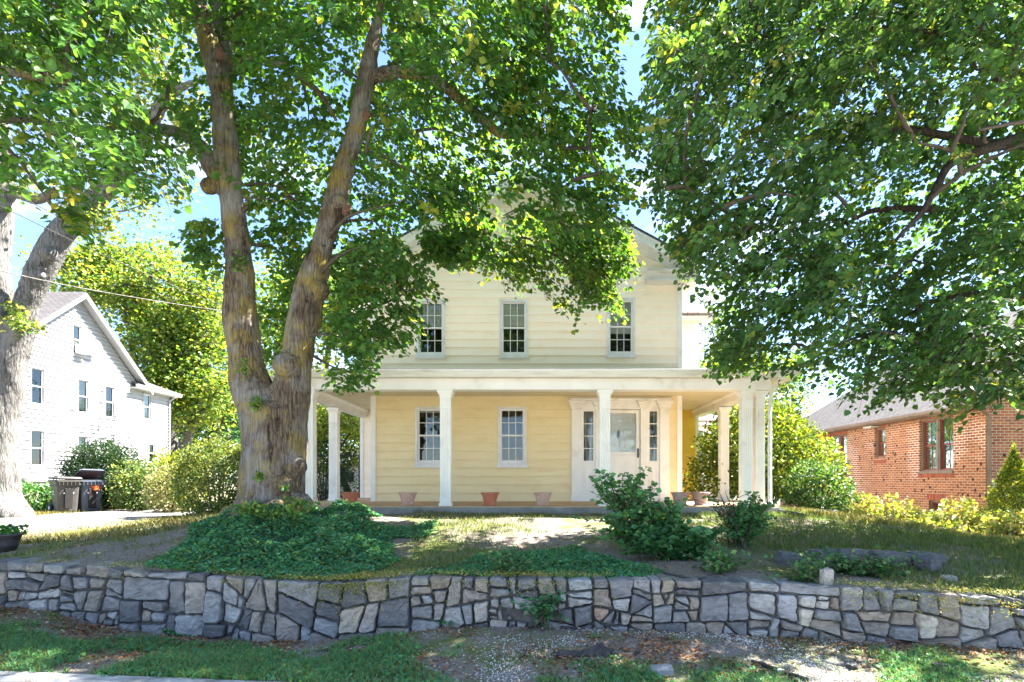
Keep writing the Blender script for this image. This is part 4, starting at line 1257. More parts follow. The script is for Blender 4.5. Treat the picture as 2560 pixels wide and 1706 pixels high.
roofslab(wh, 'roof', [(WXX + ov, YN - .5, ZEW - .22), (-32, YN - .5, ZEW - .22), (-32, YA, ZA + .16), (WXX + ov, YA, ZA + .16)], .06, M['shingle'], (1, 0, 0))
roofslab(wh, 'roof', [(-32, YFAR + .25, ZEW + .05), (WXX + ov, YFAR + .25, ZEW + .05), (WXX + ov, YA + .002, ZA + .16), (-32, YA + .002, ZA + .16)], .06, M['shingle'], (1, 0, 0))
rk = MB()
for y0, z0 in ((YN - .5, ZEW - .29), (YFAR + .25, ZEW - .02)):
    for (xa, xb, dz0, dz1) in ((WXX + ov - .03, WXX + ov, -.2, 0), (WXX, WXX + ov - .03, -.06, -.02)):
        rk.add([(xa, y0, z0 + dz0), (xa, YA, ZA + .09 + dz0), (xa, YA, ZA + .09 + dz1), (xa, y0, z0 + dz1), (xb, y0, z0 + dz0), (xb, YA, ZA + .09 + dz0), (xb, YA, ZA + .09 + dz1), (xb, y0, z0 + dz1)], [(0, 1, 2, 3), (4, 7, 6, 5), (0, 4, 5, 1), (1, 5, 6, 2), (2, 6, 7, 3), (3, 7, 4, 0)])
rk.build('rake_board', M['white_siding'], wh)
ew = MB(); ew.box(WXX, WXX + .42, 29.5, 33.0, 6.12, 6.18); ew.prism([(WXX + .40, 6.10), (WXX + .47, 6.14), (WXX + .50, 6.30), (WXX + .38, 6.30)], 29.4, 33.1, 'y')
ew.build('gutter', M['white_siding'], wh)
roofslab(wh, 'rear_roof', [(WXX + .45, 29.6, 6.32), (WXX + .45, 33.1, 6.32), (WXX - 3.5, 33.1, 7.7), (WXX - 3.5, 29.6, 7.7)], .06, M['shingle'], (0, 1, 0))
ds = MB(); ds.tube([(WXX + .42, 32.6, 6.1), (WXX + .1, 32.6, 5.85), (WXX + .08, 32.6, 1.0)], .055, 6); ds.build('downspout', M['white_siding'], wh)
Yac, Zac = wyz(195, 875)
ac = MB(); ac.cbox(WXX + .02, WXX + .38, Yac - .22, Yac + .22, Zac - .19, Zac + .19, .02)
for i in range(7): ac.box(WXX + .381, WXX + .39, Yac - .19, Yac + .19, Zac - .15 + i * .045, Zac - .13 + i * .045)
tag(ac.build('air_conditioner', M['trim_grey']), 'white air conditioner in the attic window of the white house', 'air conditioner')
sdn = MB(); Yd, Zd = wyz(218, 867)
sdn.tube([(WXX, Yd - .1, Zd - .15), (WXX + .2, Yd, Zd - .1), (WXX + .3, Yd + .05, Zd)], .025, 6)
for i in range(5):
    pass
sdn.lathe([(0, 0), (.16, .02), (.3, .09), (.31, .10), (.16, .035), (0, .015)], (WXX + .3, Yd + .05, Zd), 18, 'x')
sdn.tube([(WXX + .3, Yd + .05, Zd - .28), (WXX + .62, Yd + .05, Zd - .05)], .012, 5)
tag(sdn.build('satellite_dish', M['trim_grey']), 'small grey satellite dish fixed beside the attic window', 'satellite dish')
gm = MB(); Yg, Zg = wyz(50, 1190)
gm.cbox(WXX + .03, WXX + .25, Yg - .15, Yg + .15, Zg - .1, Zg + .25, .03); gm.tube([(WXX + .1, Yg + .1, Zg - .1), (WXX + .1, Yg + .1, Zg - .6)], .03, 6); gm.tube([(WXX + .12, Yg, Zg - .35), (WXX + .12, Yg + 1.5, Zg - .38)], .025, 6)
tag(gm.build('gas_meter', M['trim_grey']), 'grey gas meter with pipe at the foot of the white wall', 'meter')

# ------------------------------------------------------------------ brick house on the right
bh = thing('brick_house', 'red brick house with dark clinker bricks and grey roof at the right edge', 'house', (12, 20, .2))
def brick_mat():
    m, t, b, N_, L_ = mat_base('clinker_brick')
    b.inputs['Roughness'].default_value = .88; b.inputs['Specular IOR Level'].default_value = .25
    uv = N_('ShaderNodeTexCoord')
    wn = N_('ShaderNodeTexNoise'); wn.inputs['Scale'].default_value = 5
    L_(uv.outputs['UV'], wn.inputs['Vector'])
    wa = N_('ShaderNodeVectorMath'); wa.operation = 'MULTIPLY_ADD'; wa.inputs[1].default_value = (.012, .012, 0)
    L_(wn.outputs['Color'], wa.inputs[0]); L_(uv.outputs['UV'], wa.inputs[2])
    def brick(c1, c2, cm, bias):
        br = N_('ShaderNodeTexBrick'); br.inputs['Scale'].default_value = 1
        br.inputs['Brick Width'].default_value = .21; br.inputs['Row Height'].default_value = .075; br.inputs['Mortar Size'].default_value = .0085; br.inputs['Mortar Smooth'].default_value = .25
        br.inputs['Bias'].default_value = bias
        br.inputs['Color1'].default_value = c1; br.inputs['Color2'].default_value = c2; br.inputs['Mortar'].default_value = cm
        L_(wa.outputs['Vector'], br.inputs['Vector']); return br
    br = brick((.42, .155, .065, 1), (.25, .08, .038, 1), (.50, .42, .34, 1), -.1)
    sel = brick((0, 0, 0, 1), (1, 1, 1, 1), (0, 0, 0, 1), -.45)
    r = N_('ShaderNodeValToRGB'); r.color_ramp.elements[0].position = .55; r.color_ramp.elements[1].position = .75
    L_(sel.outputs['Color'], r.inputs['Fac'])
    x = N_('ShaderNodeMixRGB'); x.inputs[2].default_value = (.05, .032, .03, 1)
    L_(r.outputs['Color'], x.inputs[0]); L_(br.outputs['Color'], x.inputs[1])
    # burnt protruding lumps
    vo = N_('ShaderNodeTexVoronoi'); vo.inputs['Scale'].default_value = 3.7; vo.inputs['Randomness'].default_value = 1
    L_(uv.outputs['UV'], vo.inputs['Vector'])
    r2 = N_('ShaderNodeValToRGB'); r2.color_ramp.elements[0].position = .13; r2.color_ramp.elements[1].position = .21; r2.color_ramp.elements[0].color = (1, 1, 1, 1); r2.color_ramp.elements[1].color = (0, 0, 0, 1)
    L_(vo.outputs['Distance'], r2.inputs['Fac'])
    x2 = N_('ShaderNodeMixRGB'); x2.inputs[2].default_value = (.05, .03, .026, 1)
    L_(r2.outputs['Color'], x2.inputs[0]); L_(x.outputs['Color'], x2.inputs[1])
    # white bloom in patches of mortar
    n = N_('ShaderNodeTexNoise'); n.inputs['Scale'].default_value = .55; n.inputs['Detail'].default_value = 5
    L_(uv.outputs['UV'], n.inputs['Vector'])
    r3 = N_('ShaderNodeValToRGB'); r3.color_ramp.elements[0].position = .56; r3.color_ramp.elements[1].position = .64
    L_(n.outputs['Fac'], r3.inputs['Fac'])
    mm = N_('ShaderNodeMath'); mm.operation = 'MULTIPLY'; L_(r3.outputs['Color'], mm.inputs[0]); L_(br.outputs['Fac'], mm.inputs[1])
    x3 = N_('ShaderNodeMixRGB'); x3.inputs[2].default_value = (.8, .78, .74, 1)
    L_(mm.outputs[0], x3.inputs[0]); L_(x2.outputs['Color'], x3.inputs[1])
    L_(x3.outputs['Color'], b.inputs['Base Color'])
    n4 = N_('ShaderNodeTexNoise'); n4.inputs['Scale'].default_value = 40
    L_(uv.outputs['UV'], n4.inputs['Vector'])
    ma = N_('ShaderNodeMath'); ma.operation = 'MULTIPLY_ADD'; ma.inputs[1].default_value = -1
    L_(br.outputs['Fac'], ma.inputs[0]); L_(n4.outputs['Fac'], ma.inputs[2])
    bp = N_('ShaderNodeBump'); bp.inputs['Strength'].default_value = .7; bp.inputs['Distance'].default_value = .012
    L_(ma.outputs[0], bp.inputs['Height']); L_(bp.outputs['Normal'], b.inputs['Normal'])
    return m
M['brick'] = brick_mat()
M['red_wood'] = pm('red_window_paint', lin(142, 56, 46), lin(120, 44, 38), scale=4, rough=.5)
M['brown_metal'] = pm('brown_metal', lin(128, 108, 96), lin(108, 92, 82), scale=3, rough=.4)
BX, BY0, BY1 = 12.0, 16.0, 29.5
def byz(px): return BX * F / (px - CX)
bw = [(byz(2383), byz(2298), 1.86, 3.45), (byz(2213), byz(2186), 2.37, 3.42), (byz(2117), byz(2072), 1.87, 3.38), (byz(2361), byz(2322), .10, .98)]
def brick_wall(par, a_axis, fixed, lo, hi, z0, z1, holes, name='wall', depth=.12):
    mb = MB()
    zs = sorted({z0, z1} | {q for h in holes for q in h[2:]})
    for q0, q1 in zip(zs[:-1], zs[1:]):
        zc = (q0 + q1) / 2
        cuts = sorted((h[0], h[1]) for h in holes if h[2] < zc < h[3])
        a = lo; segs = []
        for c0, c1 in cuts: segs.append((a, c0)); a = c1
        segs.append((a, hi))
        for s0, s1 in segs:
            f = (lambda a_, z: (fixed, a_, z)) if a_axis == 'y' else (lambda a_, z: (a_, fixed, z))
            mb.add([f(s0, q0), f(s1, q0), f(s1, q1), f(s0, q1)], [(0, 1, 2, 3)])
    for h in holes:                                        # reveals
        for (a0, z0_, a1, z1_) in ((h[0], h[2], h[0], h[3]), (h[1], h[2], h[1], h[3]), (h[0], h[2], h[1], h[2]), (h[0], h[3], h[1], h[3])):
            mb.add([(fixed, a0, z0_), (fixed, a1, z1_), (fixed + depth, a1, z1_), (fixed + depth, a0, z0_)], [(0, 1, 2, 3)])
    mb.uv = (lambda v: ((v[1] if a_axis == 'y' else v[0]) + (v[0] - fixed if a_axis == 'y' else 0), v[2]))
    return mb.build(name, M['brick'], par)
brick_wall(bh, 'y', BX, BY0, BY1, -.3, 3.68, bw)
brick_wall(bh, 'x', BY0, BX, 22, -.3, 3.68, [], 'front_wall')
for i, h in enumerate(bw):
    w_ = pty(BX + .12, -1)
    if i in (0, 2):
        mid = (h[0] + h[1]) / 2
        window(bh, w_, h[0], mid - .03, h[2], h[3], cas=.05, cols=2 if i == 0 else 1, rows=1, mat=M['brown_metal'], sash_mat=M['red_wood'], sill=0, curtain=True)
        window(bh, w_, mid + .03, h[1], h[2], h[3], cas=.05, cols=2 if i == 0 else 1, rows=1, mat=M['brown_metal'], sash_mat=M['red_wood'], sill=0, curtain=True)
        mu = MB(); WinFrame(w_).box(mu, mid - .03, mid + .03, h[2], h[3], -.05, .06); mu.build('mullion', M['brown_metal'], bh)
        sl2 = MB(); WinFrame(pty(BX, -1)).box(sl2, h[0] - .03, h[1] + .03, h[2] - .07, h[2] - .001, -.12, .05); sl2.build('window_sill', M['brown_metal'], bh)
    else:
        window(bh, w_, *h, cas=.06, cols=1, rows=1, mat=M['brown_metal'], sash_mat=M['red_wood'], sill=0, curtain=(i == 1))
SOLD = attr_mat('soldier_brick', nscale=20, amt=.3, bump=.4)
for h in bw:                                                # soldier course lintels and sills
    for zt_ in ((h[2] - .20, h[2] - .072), (h[3] + .004, h[3] + .20)):
        if zt_[1] > 3.62 or zt_[0] < 0: continue
        sol = MB(); a = h[0] - .05
        while a < h[1] + .02:
            sol.box(BX - .012, BX + .05, a, a + .062, zt_[0], zt_[1], (random.uniform(.22, .45), random.uniform(.08, .14), random.uniform(.045, .08), 1)); a += .075
        sol.build('soldier_course', SOLD, bh)
roofslab(bh, 'roof', [(BX - .45, BY0 - .4, 3.62), (BX - .45, BY1 + .4, 3.62), (17.2, BY1 - 4.2, 7.7), (17.2, BY0 - .4, 7.7)], .08, M['shingle'], (0, 1, 0))
roofslab(bh, 'roof', [(BX - .45, BY1 + .4, 3.62), (22.5, BY1 + .4, 3.62), (17.2, BY1 - 4.2, 7.7)], .08, M['shingle'], (1, 0, 0))
roofslab(bh, 'roof', [(22.5, BY0 - .4, 3.62), (22.5, BY1 + .4, 3.62), (17.2, BY1 - 4.2, 7.7), (17.2, BY0 - .4, 7.7)], .08, M['shingle'], (0, 1, 0))
gv = MB(); gv.add([(BX, BY0, 3.68), (22, BY0, 3.68), (17.2, BY0, 7.6)], [(0, 1, 2)]); gv.uv = lambda v: (v[0], v[2]); gv.build('gable_wall', M['brick'], bh)
ev = MB(); ev.box(BX - .42, BX - .002, BY0 - .3, BY1 + .3, 3.50, 3.53); ev.prism([(BX - .44, 3.48), (BX - .52, 3.54), (BX - .53, 3.62), (BX - .42, 3.61)], BY0 - .38, BY1 + .38, 'y'); ev.build('gutter', M['brown_metal'], bh)
ds = MB(); ds.tube([(BX - .2, BY0 - .1, 3.48), (BX + .02, BY0 - .07, 3.3), (BX + .04, BY0 - .07, .1)], .055, 4); ds.build('downspout', M['brown_metal'], bh)
wp = MB(); wp.tube([(BX - .08, 17.55, -.1), (BX - .08, 17.55, 1.02)], .06, 8); wp.tube([(BX - .08, 17.55, 1.0), (BX + .05, 17.55, 1.02)], .06, 8); wp.build('vent_pipe', M['trim_grey'], bh)
fl_ = MB(); fl_.cbox(BX - .3, BX - .01, byz(2200), byz(2178), 3.44, 3.49, .01); fl_.build('flood_light', M['trim_grey'], bh)
# ------------------------------------------------------------------ trees
def smooth_path(ctrl, step=.12):
    """Catmull-Rom through (point, radius) controls"""
    pts = [Vector(c[0]) for c in ctrl]; rad = [c[1] for c in ctrl]
    op, orr = [], []
    for i in range(len(pts) - 1):
        p0, p1, p2, p3 = pts[max(i - 1, 0)], pts[i], pts[i + 1], pts[min(i + 2, len(pts) - 1)]
        n = max(2, int((p2 - p1).length / step))
        for k in range(n):
            t = k / n
            op.append(.5 * ((2 * p1) + (p2 - p0) * t + (2 * p0 - 5 * p1 + 4 * p2 - p3) * t * t + (3 * p1 - p0 - 3 * p2 + p3) * t ** 3))
            orr.append(rad[i] + (rad[i + 1] - rad[i]) * t)
    op.append(pts[-1]); orr.append(rad[-1])
    return op, orr
def pxpath(ctrl, Y):
    """(px, py, half width px[, Y]) -> world controls"""
    out = []
    for c in ctrl:
        y = c[3] if len(c) > 3 else Y
        out.append((P(c[0], c[1], y), c[2] * y / F))
    return out
def fused_trunk(name, paths, mat, par, voxel=.03, blobs=(), lump=.03, ridge=.012):
    """all stems grown together into one surface, then knotted and furrowed"""
    mb = MB()
    for pts, rad in paths: mb.tube(pts, rad, 14)
    for (c, r) in blobs: mb.lathe([(0.001, -r), (r * .6, -r * .8), (r * .95, -r * .3), (r, .1 * r), (r * .8, r * .6), (r * .4, r * .92), (0.001, r)], c, 12)
    me = bpy.data.meshes.new('tmp'); me.from_pydata(mb.v, [], mb.f)
    o = bpy.data.objects.new('tmp', me); C.objects.link(o)
    md = o.modifiers.new('r', 'REMESH'); md.mode = 'VOXEL'; md.voxel_size = voxel; md.adaptivity = 0
    ms = o.modifiers.new('s', 'SMOOTH'); ms.factor = .5; ms.iterations = 5
    bpy.context.view_layer.update()
    res = bpy.data.meshes.new_from_object(o.evaluated_get(bpy.context.evaluated_depsgraph_get()))
    bpy.data.objects.remove(o); bpy.data.meshes.remove(me)
    nv = len(res.vertices)
    co = np.empty(nv * 3, np.float32); res.vertices.foreach_get('co', co); co = co.reshape(-1, 3)
    no = np.empty(nv * 3, np.float32); res.vertices.foreach_get('normal', no); no = no.reshape(-1, 3)
    d = np.empty(nv)
    for i, (x, y, z) in enumerate(co):
        q = noise.noise((x * 1.6, y * 1.6, z * 1.1)) * lump + noise.noise((x * 5, y * 5, z * 3.2)) * lump * .55
        wv = .1 * noise.noise((x * 3, y * 3, z * 1.5))
        f = noise.noise(((x + wv) * 22, (y + wv) * 22, z * 3.0))
        d[i] = q + (1 - abs(f) * 2) * ridge * -1
    res.vertices.foreach_set('co', (co + no * d[:, None]).astype(np.float32).ravel())
    res.name = name
    res.materials.clear(); res.materials.append(mat); res.shade_smooth()
    ob = bpy.data.objects.new(name, res); C.objects.link(ob); wparent(ob, par)
    return ob

LIME = [(.030, .096, .022), (.042, .122, .026), (.057, .15, .03), (.08, .175, .032), (.14, .22, .036), (.27, .28, .04)]
LIME_P = [.24, .27, .24, .15, .07, .03]
def sample_px(poly, n, Y0, Y1, ybias=1.0):
    """points inside a volume whose side seen from the street is poly, Y0..Y1 deep"""
    poly_ = np.array(poly, float)
    lo, hi = poly_.min(0), poly_.max(0)
    out = np.zeros((0, 3))
    while len(out) < n:
        px = rng.uniform(lo[0], hi[0], n * 2); py = rng.uniform(lo[1], hi[1], n * 2)
        ok = inpoly(px, py, poly)
        px, py = px[ok], py[ok]
        Y = Y0 + (Y1 - Y0) * rng.uniform(0, 1, len(px)) ** ybias
        out = np.concatenate([out, np.stack([(px - CX) * Y / F, Y, CZ + (CY - py) * Y / F], 1)])
    return out[:n]
def clump(pts, strength, s=1.1, o=0):
    """drop points where a 3D noise is low, so that the crown has gaps and tufts"""
    v = np.array([noise.noise((a * s + o, b * s, c * s)) + .5 * noise.noise((a * s * 2.6, b * s * 2.6 + o, c * s * 2.6)) for a, b, c in pts])
    return pts[v > np.quantile(v, strength)]
def sprays(O, per, Ls, droop, size, cols, p, centre=None, jit=.2, keep=None, bare=None):
    """drooping leafy twigs; returns leaf arrays and twig polylines"""
    n = len(O)
    az = rng.uniform(0, 2 * np.pi, n)
    if centre is not None:
        d = O - np.array(centre); az = np.arctan2(d[:, 1], d[:, 0]) + rng.normal(0, .7, n)
    h = np.stack([np.cos(az), np.sin(az), np.zeros(n)], 1)
    side = np.stack([-np.sin(az), np.cos(az), np.zeros(n)], 1)
    Lg = rng.uniform(*Ls, n)[:, None]
    up0 = rng.normal(.05, .25, (n, 1)); dr = rng.uniform(*droop, n)[:, None]
    def at(t): return O + Lg * (h * (t * (1 - .25 * t * dr)) + np.array([0, 0, 1]) * (up0 * t - dr * t * t))
    t = (np.arange(per) + .6) / per
    t = np.clip(t[None, :] + rng.normal(0, .04, (n, per)), .05, 1.02)
    pos = O[:, None, :] + Lg[:, None, :] * (h[:, None, :] * (t[..., None] * (1 - .25 * t[..., None] * dr[:, None, :])) + np.array([0, 0, 1]) * (up0[:, None, :] * t[..., None] - dr[:, None, :] * t[..., None] ** 2))
    sg = np.where(np.arange(per) % 2 == 0, 1., -1.)[None, :, None]
    D = side[:, None, :] * sg * rng.uniform(.5, 1.1, (n, per, 1)) + h[:, None, :] * rng.uniform(.2, .8, (n, per, 1)) + np.array([0, 0, -1]) * rng.uniform(.15, 1.15, (n, per, 1))
    pos = pos + nrm(D) * .035 + rng.normal(0, .03, (n, per, 3))
    N = np.array([0, 0, 1.]) + h[:, None, :] * rng.normal(.25, .35, (n, per, 1)) + rng.normal(0, .38, (n, per, 3))
    tone = pick(cols, n, p=p, jit=.1)[:, None, :]
    own = pick(cols, n * per, p=p, jit=jit).reshape(n, per, 3)
    col = .55 * tone + .45 * own
    S = rng.uniform(*size, n * per)
    tw = [at(q) for q in (0, .35, .7, 1.0)]
    if keep is not None:
        # a twig that would hang out past the crown's outline was never there; stems stay bare
        ppx = CX + pos[..., 0] * F / pos[..., 1]; ppy = CY - (pos[..., 2] - CZ) * F / pos[..., 1]
        ins = np.zeros(ppx.size, bool)
        for kp in keep: ins |= inpoly(ppx.ravel(), ppy.ravel(), kp)
        ins |= (ppy.ravel() < -300) | (ppx.ravel() > 2620) | (ppx.ravel() < -260)
        ok = ins.reshape(n, per).mean(1) > .72
        if bare is not None:
            for (q, r) in bare:
                dd = np.linalg.norm(pos - np.array(q), axis=2).min(1)
                fr = (O[:, 1] < q[1] + .1) & (np.abs(ppx - (CX + q[0] * F / q[1])).min(1) < (r + .06) * F / q[1]) & (np.abs(ppy - (CY - (q[2] - CZ) * F / q[1])).min(1) < 60)
                ok &= ~((fr | (dd < r)) & (rng.uniform(0, 1, n) < .6))
        m_ = np.repeat(ok, per)
        return pos.reshape(-1, 3)[m_], D.reshape(-1, 3)[m_], nrm(N).reshape(-1, 3)[m_], S[m_], col.reshape(-1, 3)[m_], [q[ok] for q in tw]
    return pos.reshape(-1, 3), D.reshape(-1, 3), nrm(N).reshape(-1, 3), S, col.reshape(-1, 3), tw
def twig_mesh(name, tws, r, mat, par, extra=None):
    V, FL = [], []; base = 0
    if extra is not None:
        V.append(np.array(extra.v)); FL.append(np.array([f for f in extra.f if len(f) == 4])); base = len(extra.v)
    for tw in tws:
        n = len(tw[0])
        for k, q in enumerate(tw):
            rr = r * (1 - .75 * k / (len(tw) - 1))
            for j in range(3):
                a = j * 2.094
                V.append(q + np.array([math.cos(a) * rr, math.sin(a) * rr * .7, math.sin(a) * rr]))
        i = np.arange(n)
        for k in range(len(tw) - 1):
            for j in range(3):
                j2 = (j + 1) % 3
                FL.append(np.stack([base + (k * 3 + j) * n + i, base + (k * 3 + j2) * n + i, base + ((k + 1) * 3 + j2) * n + i, base + ((k + 1) * 3 + j) * n + i], 1))
        base += n * 3 * len(tw)
    return npmesh(name, np.concatenate(V), np.concatenate(FL), 4, mat, par, smooth=True)
def limbs(mb, nodes, targets, r0, sag=.12):
    """boughs running from the nearest skeleton node to each target"""
    nodes = [Vector(q) for q in nodes]
    for tg in targets:
        tg = Vector(tg)
        nd = min(nodes, key=lambda q: (q - tg).length + 1.2 * max(0, q.z - tg.z))
        d = tg - nd
        if d.length < .3: continue
        c = [(nd, r0), (nd + d * .3 + Vector((random.gauss(0, .06), random.gauss(0, .06), d.length * sag)), r0 * .72), (nd + d * .65 + Vector((random.gauss(0, .1), random.gauss(0, .1), d.length * sag * .9)), r0 * .45), (tg, r0 * .18)]
        pts, rad = smooth_path(c, .25)
        mb.tube(pts, rad, 6)
        for q in pts[2::3]: nodes.append(q)

def crown_of(root, groups, centre, twr=.006, keep=None, bare=None, extra=None):
    parts = [sprays(*g, centre=centre, keep=keep, bare=bare) for g in groups]
    cat = lambda k: np.concatenate([q[k] for q in parts])
    leaves('crown', cat(0), cat(1), cat(2), cat(3), cat(4), M['lime_leaf'], root)
    twig_mesh('twigs', [q for pt_ in parts for q in [pt_[5]]], twr, M['twig'], root, extra)  # limbs and twigs together in one mesh

# --- the big twin-stemmed lime in front of the house
TY = 9.0
lime = thing('lime_tree', 'big lime tree with two lichened stems growing out of the ivy mound', 'tree', P(680, 1290, TY))
base = pxpath([(676, 1345, 118), (677, 1290, 100), (680, 1245, 86), (682, 1180, 80), (688, 1100, 78), (688, 1030, 76), (686, 1000, 44), (686, 978, 10)], TY)
left = pxpath([(668, 1110, 55), (640, 1000, 58), (624, 950, 55), (611, 860, 46), (600, 760, 42), (600, 680, 40), (594, 610, 36), (574, 470, 32), (562, 340, 31), (549, 210, 31), (519, 100, 27), (490, 0, 24), (470, -90, 21), (440, -260, 14), (430, -420, 7)], TY)
back = pxpath([(562, 400, 26, 9.2), (562, 240, 26, 9.3), (556, 110, 25, 9.4), (549, 0, 22, 9.5), (548, -140, 18, 9.6), (560, -330, 9, 9.7)], TY)
right = pxpath([(708, 1080, 58), (722, 1000, 55), (736, 940, 45), (745, 860, 42), (757, 800, 46), (768, 740, 40), (786, 680, 38), (806, 610, 29), (834, 520, 29), (857, 430, 30), (887, 335, 25), (905, 250, 26), (918, 175, 23), (936, 95, 17), (948, 30, 14), (962, -80, 12), (985, -300, 6)], TY)
bough_r = pxpath([(918, 200, 18), (960, 184, 16), (1010, 182, 14, 8.9), (1080, 195, 13, 8.8), (1160, 258, 13, 8.7), (1230, 318, 12, 8.5), (1258, 338, 9, 8.4), (1330, 338, 6, 8.3), (1420, 372, 3, 8.2)], TY)
bough_l = pxpath([(556, 470, 20), (528, 415, 22), (500, 365, 16), (450, 335, 13, 8.7), (400, 322, 11, 8.3), (330, 312, 8, 7.9), (240, 330, 4, 7.5)], TY)
bough_m = pxpath([(575, 160, 9), (640, 147, 8), (700, 162, 7), (745, 190, 7), (800, 235, 6, 8.9), (840, 300, 4, 8.7)], TY)
slim = lambda q, k: (q[0], [v * k for v in q[1]])
paths = [slim(smooth_path(base, .1), .97)] + [slim(smooth_path(q, .1), .91) for q in (left, back, right)]
bl = [(P(718, 915, 8.80), .20), (P(795, 725, 8.95), .17), (P(845, 505, 8.85), .10), (P(868, 522, 8.9), .075), (P(655, 1195, 8.66), .15), (P(705, 1215, 8.7), .20), (P(745, 1165, 8.85), .14), (P(524, 466, 8.95), .13), (P(547, 135, 8.85), .075), (P(915, 285, 8.9), .09), (P(590, 745, 8.85), .09), (P(620, 1270, 8.7), .22), (P(752, 1262, 8.8), .20), (P(690, 1285, 8.55), .22), (P(575, 1290, 8.9), .15)]
fused_trunk('trunk', paths, M['lime_bark'], lime, .028, bl, .035, .013)
for q in (bough_r, bough_l, bough_m):
    pts, rad = smooth_path(q, .09)
    mb = MB(); mb.tube(pts, [r * random.uniform(.92, 1.1) for r in rad], 10, jit=.12); mb.build('bough', M['lime_bark'], lime, smooth=True)
STUB = pm('cut_wood', (.20, .10, .07, 1), (.11, .06, .045, 1), scale=30, rough=.9)
for (px, py, Y, r, dx, dz) in ((868, 524, 8.78, .052, .5, .15), (548, 128, 8.72, .05, .2, .5), (918, 282, 8.78, .045, .5, .4)):
    a = P(px, py, Y); d = Vector((dx, -.8, dz)).normalized()
    kn_ = MB(); kn_.tube([a - d * .08, a + d * .03], [r * 1.15, r], 12); kn_.build('cut_stub', STUB, lime)
L1 = [(440, -350), (1580, -350), (1560, 60), (1545, 230), (1640, 330), (1600, 420), (1590, 520), (1480, 560), (1400, 600), (1300, 600), (1180, 570), (1110, 545), (1030, 550), (960, 600), (850, 650), (780, 640), (700, 600), (620, 540), (560, 440), (470, 400), (420, 330), (530, 300), (520, 100), (450, 60)]
L1n = [(640, -350), (1500, -350), (1450, 60), (1230, 160), (1150, 230), (1000, 160), (960, 60), (860, 60), (640, 0)]
L2 = [(1290, 540), (1560, 540), (1585, 640), (1575, 690), (1520, 700), (1560, 775), (1500, 760), (1430, 815), (1360, 760), (1320, 710), (1240, 690), (1175, 670), (1200, 600)]
L2b = [(1040, 560), (1200, 560), (1170, 660), (1120, 665), (1050, 640)]
L3 = [(780, 600), (1000, 600), (1060, 660), (1110, 715), (1060, 760), (1040, 830), (1000, 880), (950, 870), (930, 950), (870, 985), (800, 960), (785, 800)]
L4 = [(440, 560), (560, 540), (640, 590), (640, 700), (560, 720), (500, 680)]
L5 = [(480, -350), (540, -350), (500, 330), (440, 330), (400, 230)]
L6 = [(640, 560), (830, 560), (800, 700), (760, 830), (690, 960), (650, 900), (640, 700)]
L1a = [(440, -350), (1230, -350), (1230, 560), (1110, 545), (1030, 550), (960, 600), (850, 650), (780, 640), (700, 600), (620, 540), (560, 440), (470, 400), (420, 330), (530, 300), (520, 100), (450, 60)]
L1b = [(1230, -350), (1580, -350), (1560, 60), (1545, 230), (1640, 330), (1600, 420), (1590, 520), (1480, 560), (1400, 590), (1300, 590), (1230, 570)]
def vol(poly, n, a, b, cl=.3, o=0): return clump(sample_px(poly, int(n / (1 - cl)), a, b), cl, o=o)
g = [
    (vol(L1a, 1330, 7.6, 10.4, .45, 1), 20, (.4, .8), (.25, .75), (.05, .105), LIME, LIME_P),
    (vol(L1a, 400, 9.4, 11.4, .3, 2), 20, (.5, .9), (.2, .6), (.065, .105), LIME, LIME_P),
    (vol(L1n, 150, 6.0, 7.5, .4, 3), 20, (.4, .7), (.3, .8), (.045, .095), LIME, LIME_P),
    (vol(L1b, 700, 7.6, 9.5, .45, 11), 20, (.4, .8), (.25, .75), (.05, .105), LIME, LIME_P),
    (vol(L2, 400, 9.0, 10.5, .42, 4), 18, (.35, .65), (.5, 1.1), (.05, .095), LIME, [.16, .24, .25, .18, .12, .05]),  # lighter leaf mix puts the backlight of this cluster into its colour
    (vol(L2b, 170, 8.6, 10, .25, 5), 14, (.3, .5), (.35, .9), (.07, .10), LIME, LIME_P),
    (vol(L3, 440, 7.7, 9.9, .32, 6), 18, (.35, .65), (.25, .7), (.045, .095), LIME, LIME_P),
    (vol(L4, 150, 8.2, 9.6, .3, 7), 12, (.3, .5), (.3, .8), (.06, .10), LIME, LIME_P),
    (vol(L5, 90, 7.0, 9.8, .3, 8), 16, (.3, .6), (.3, .8), (.06, .10), LIME, LIME_P),
    (vol(L6, 110, 9.4, 10.6, .35, 9), 16, (.35, .6), (.3, .8), (.045, .095), LIME, LIME_P),
]
top = rng.normal(0, 1, (260, 3)) * np.array([2.4, 1.6, 1.0]) + np.array([-2.8, 9.4, 10.6])
g.append((top[top[:, 2] > 9.0], 20, (.5, .9), (.2, .6), (.09, .13), LIME, LIME_P))
bare = [(tuple(q), r) for c in (left, right) for q, r in zip(*smooth_path(c, .3)) if 2.5 < q.z < 8.8]
nodes = [q for c in (left, right, back, bough_r, bough_l, bough_m) for q in smooth_path(c, .4)[0] if q.z > 3.4]
mb = MB()
limbs(mb, nodes, [tuple(q) for gi, k in ((0, 26), (1, 14), (3, 14), (4, 12), (6, 10), (8, 5), (9, 4)) for q in g[gi][0][:k]], .035)
crown_of(lime, g, (-3, 9.2, 7), keep=[L1, L1n, L2, L2b, L3, L4, L5, L6], bare=bare, extra=mb)

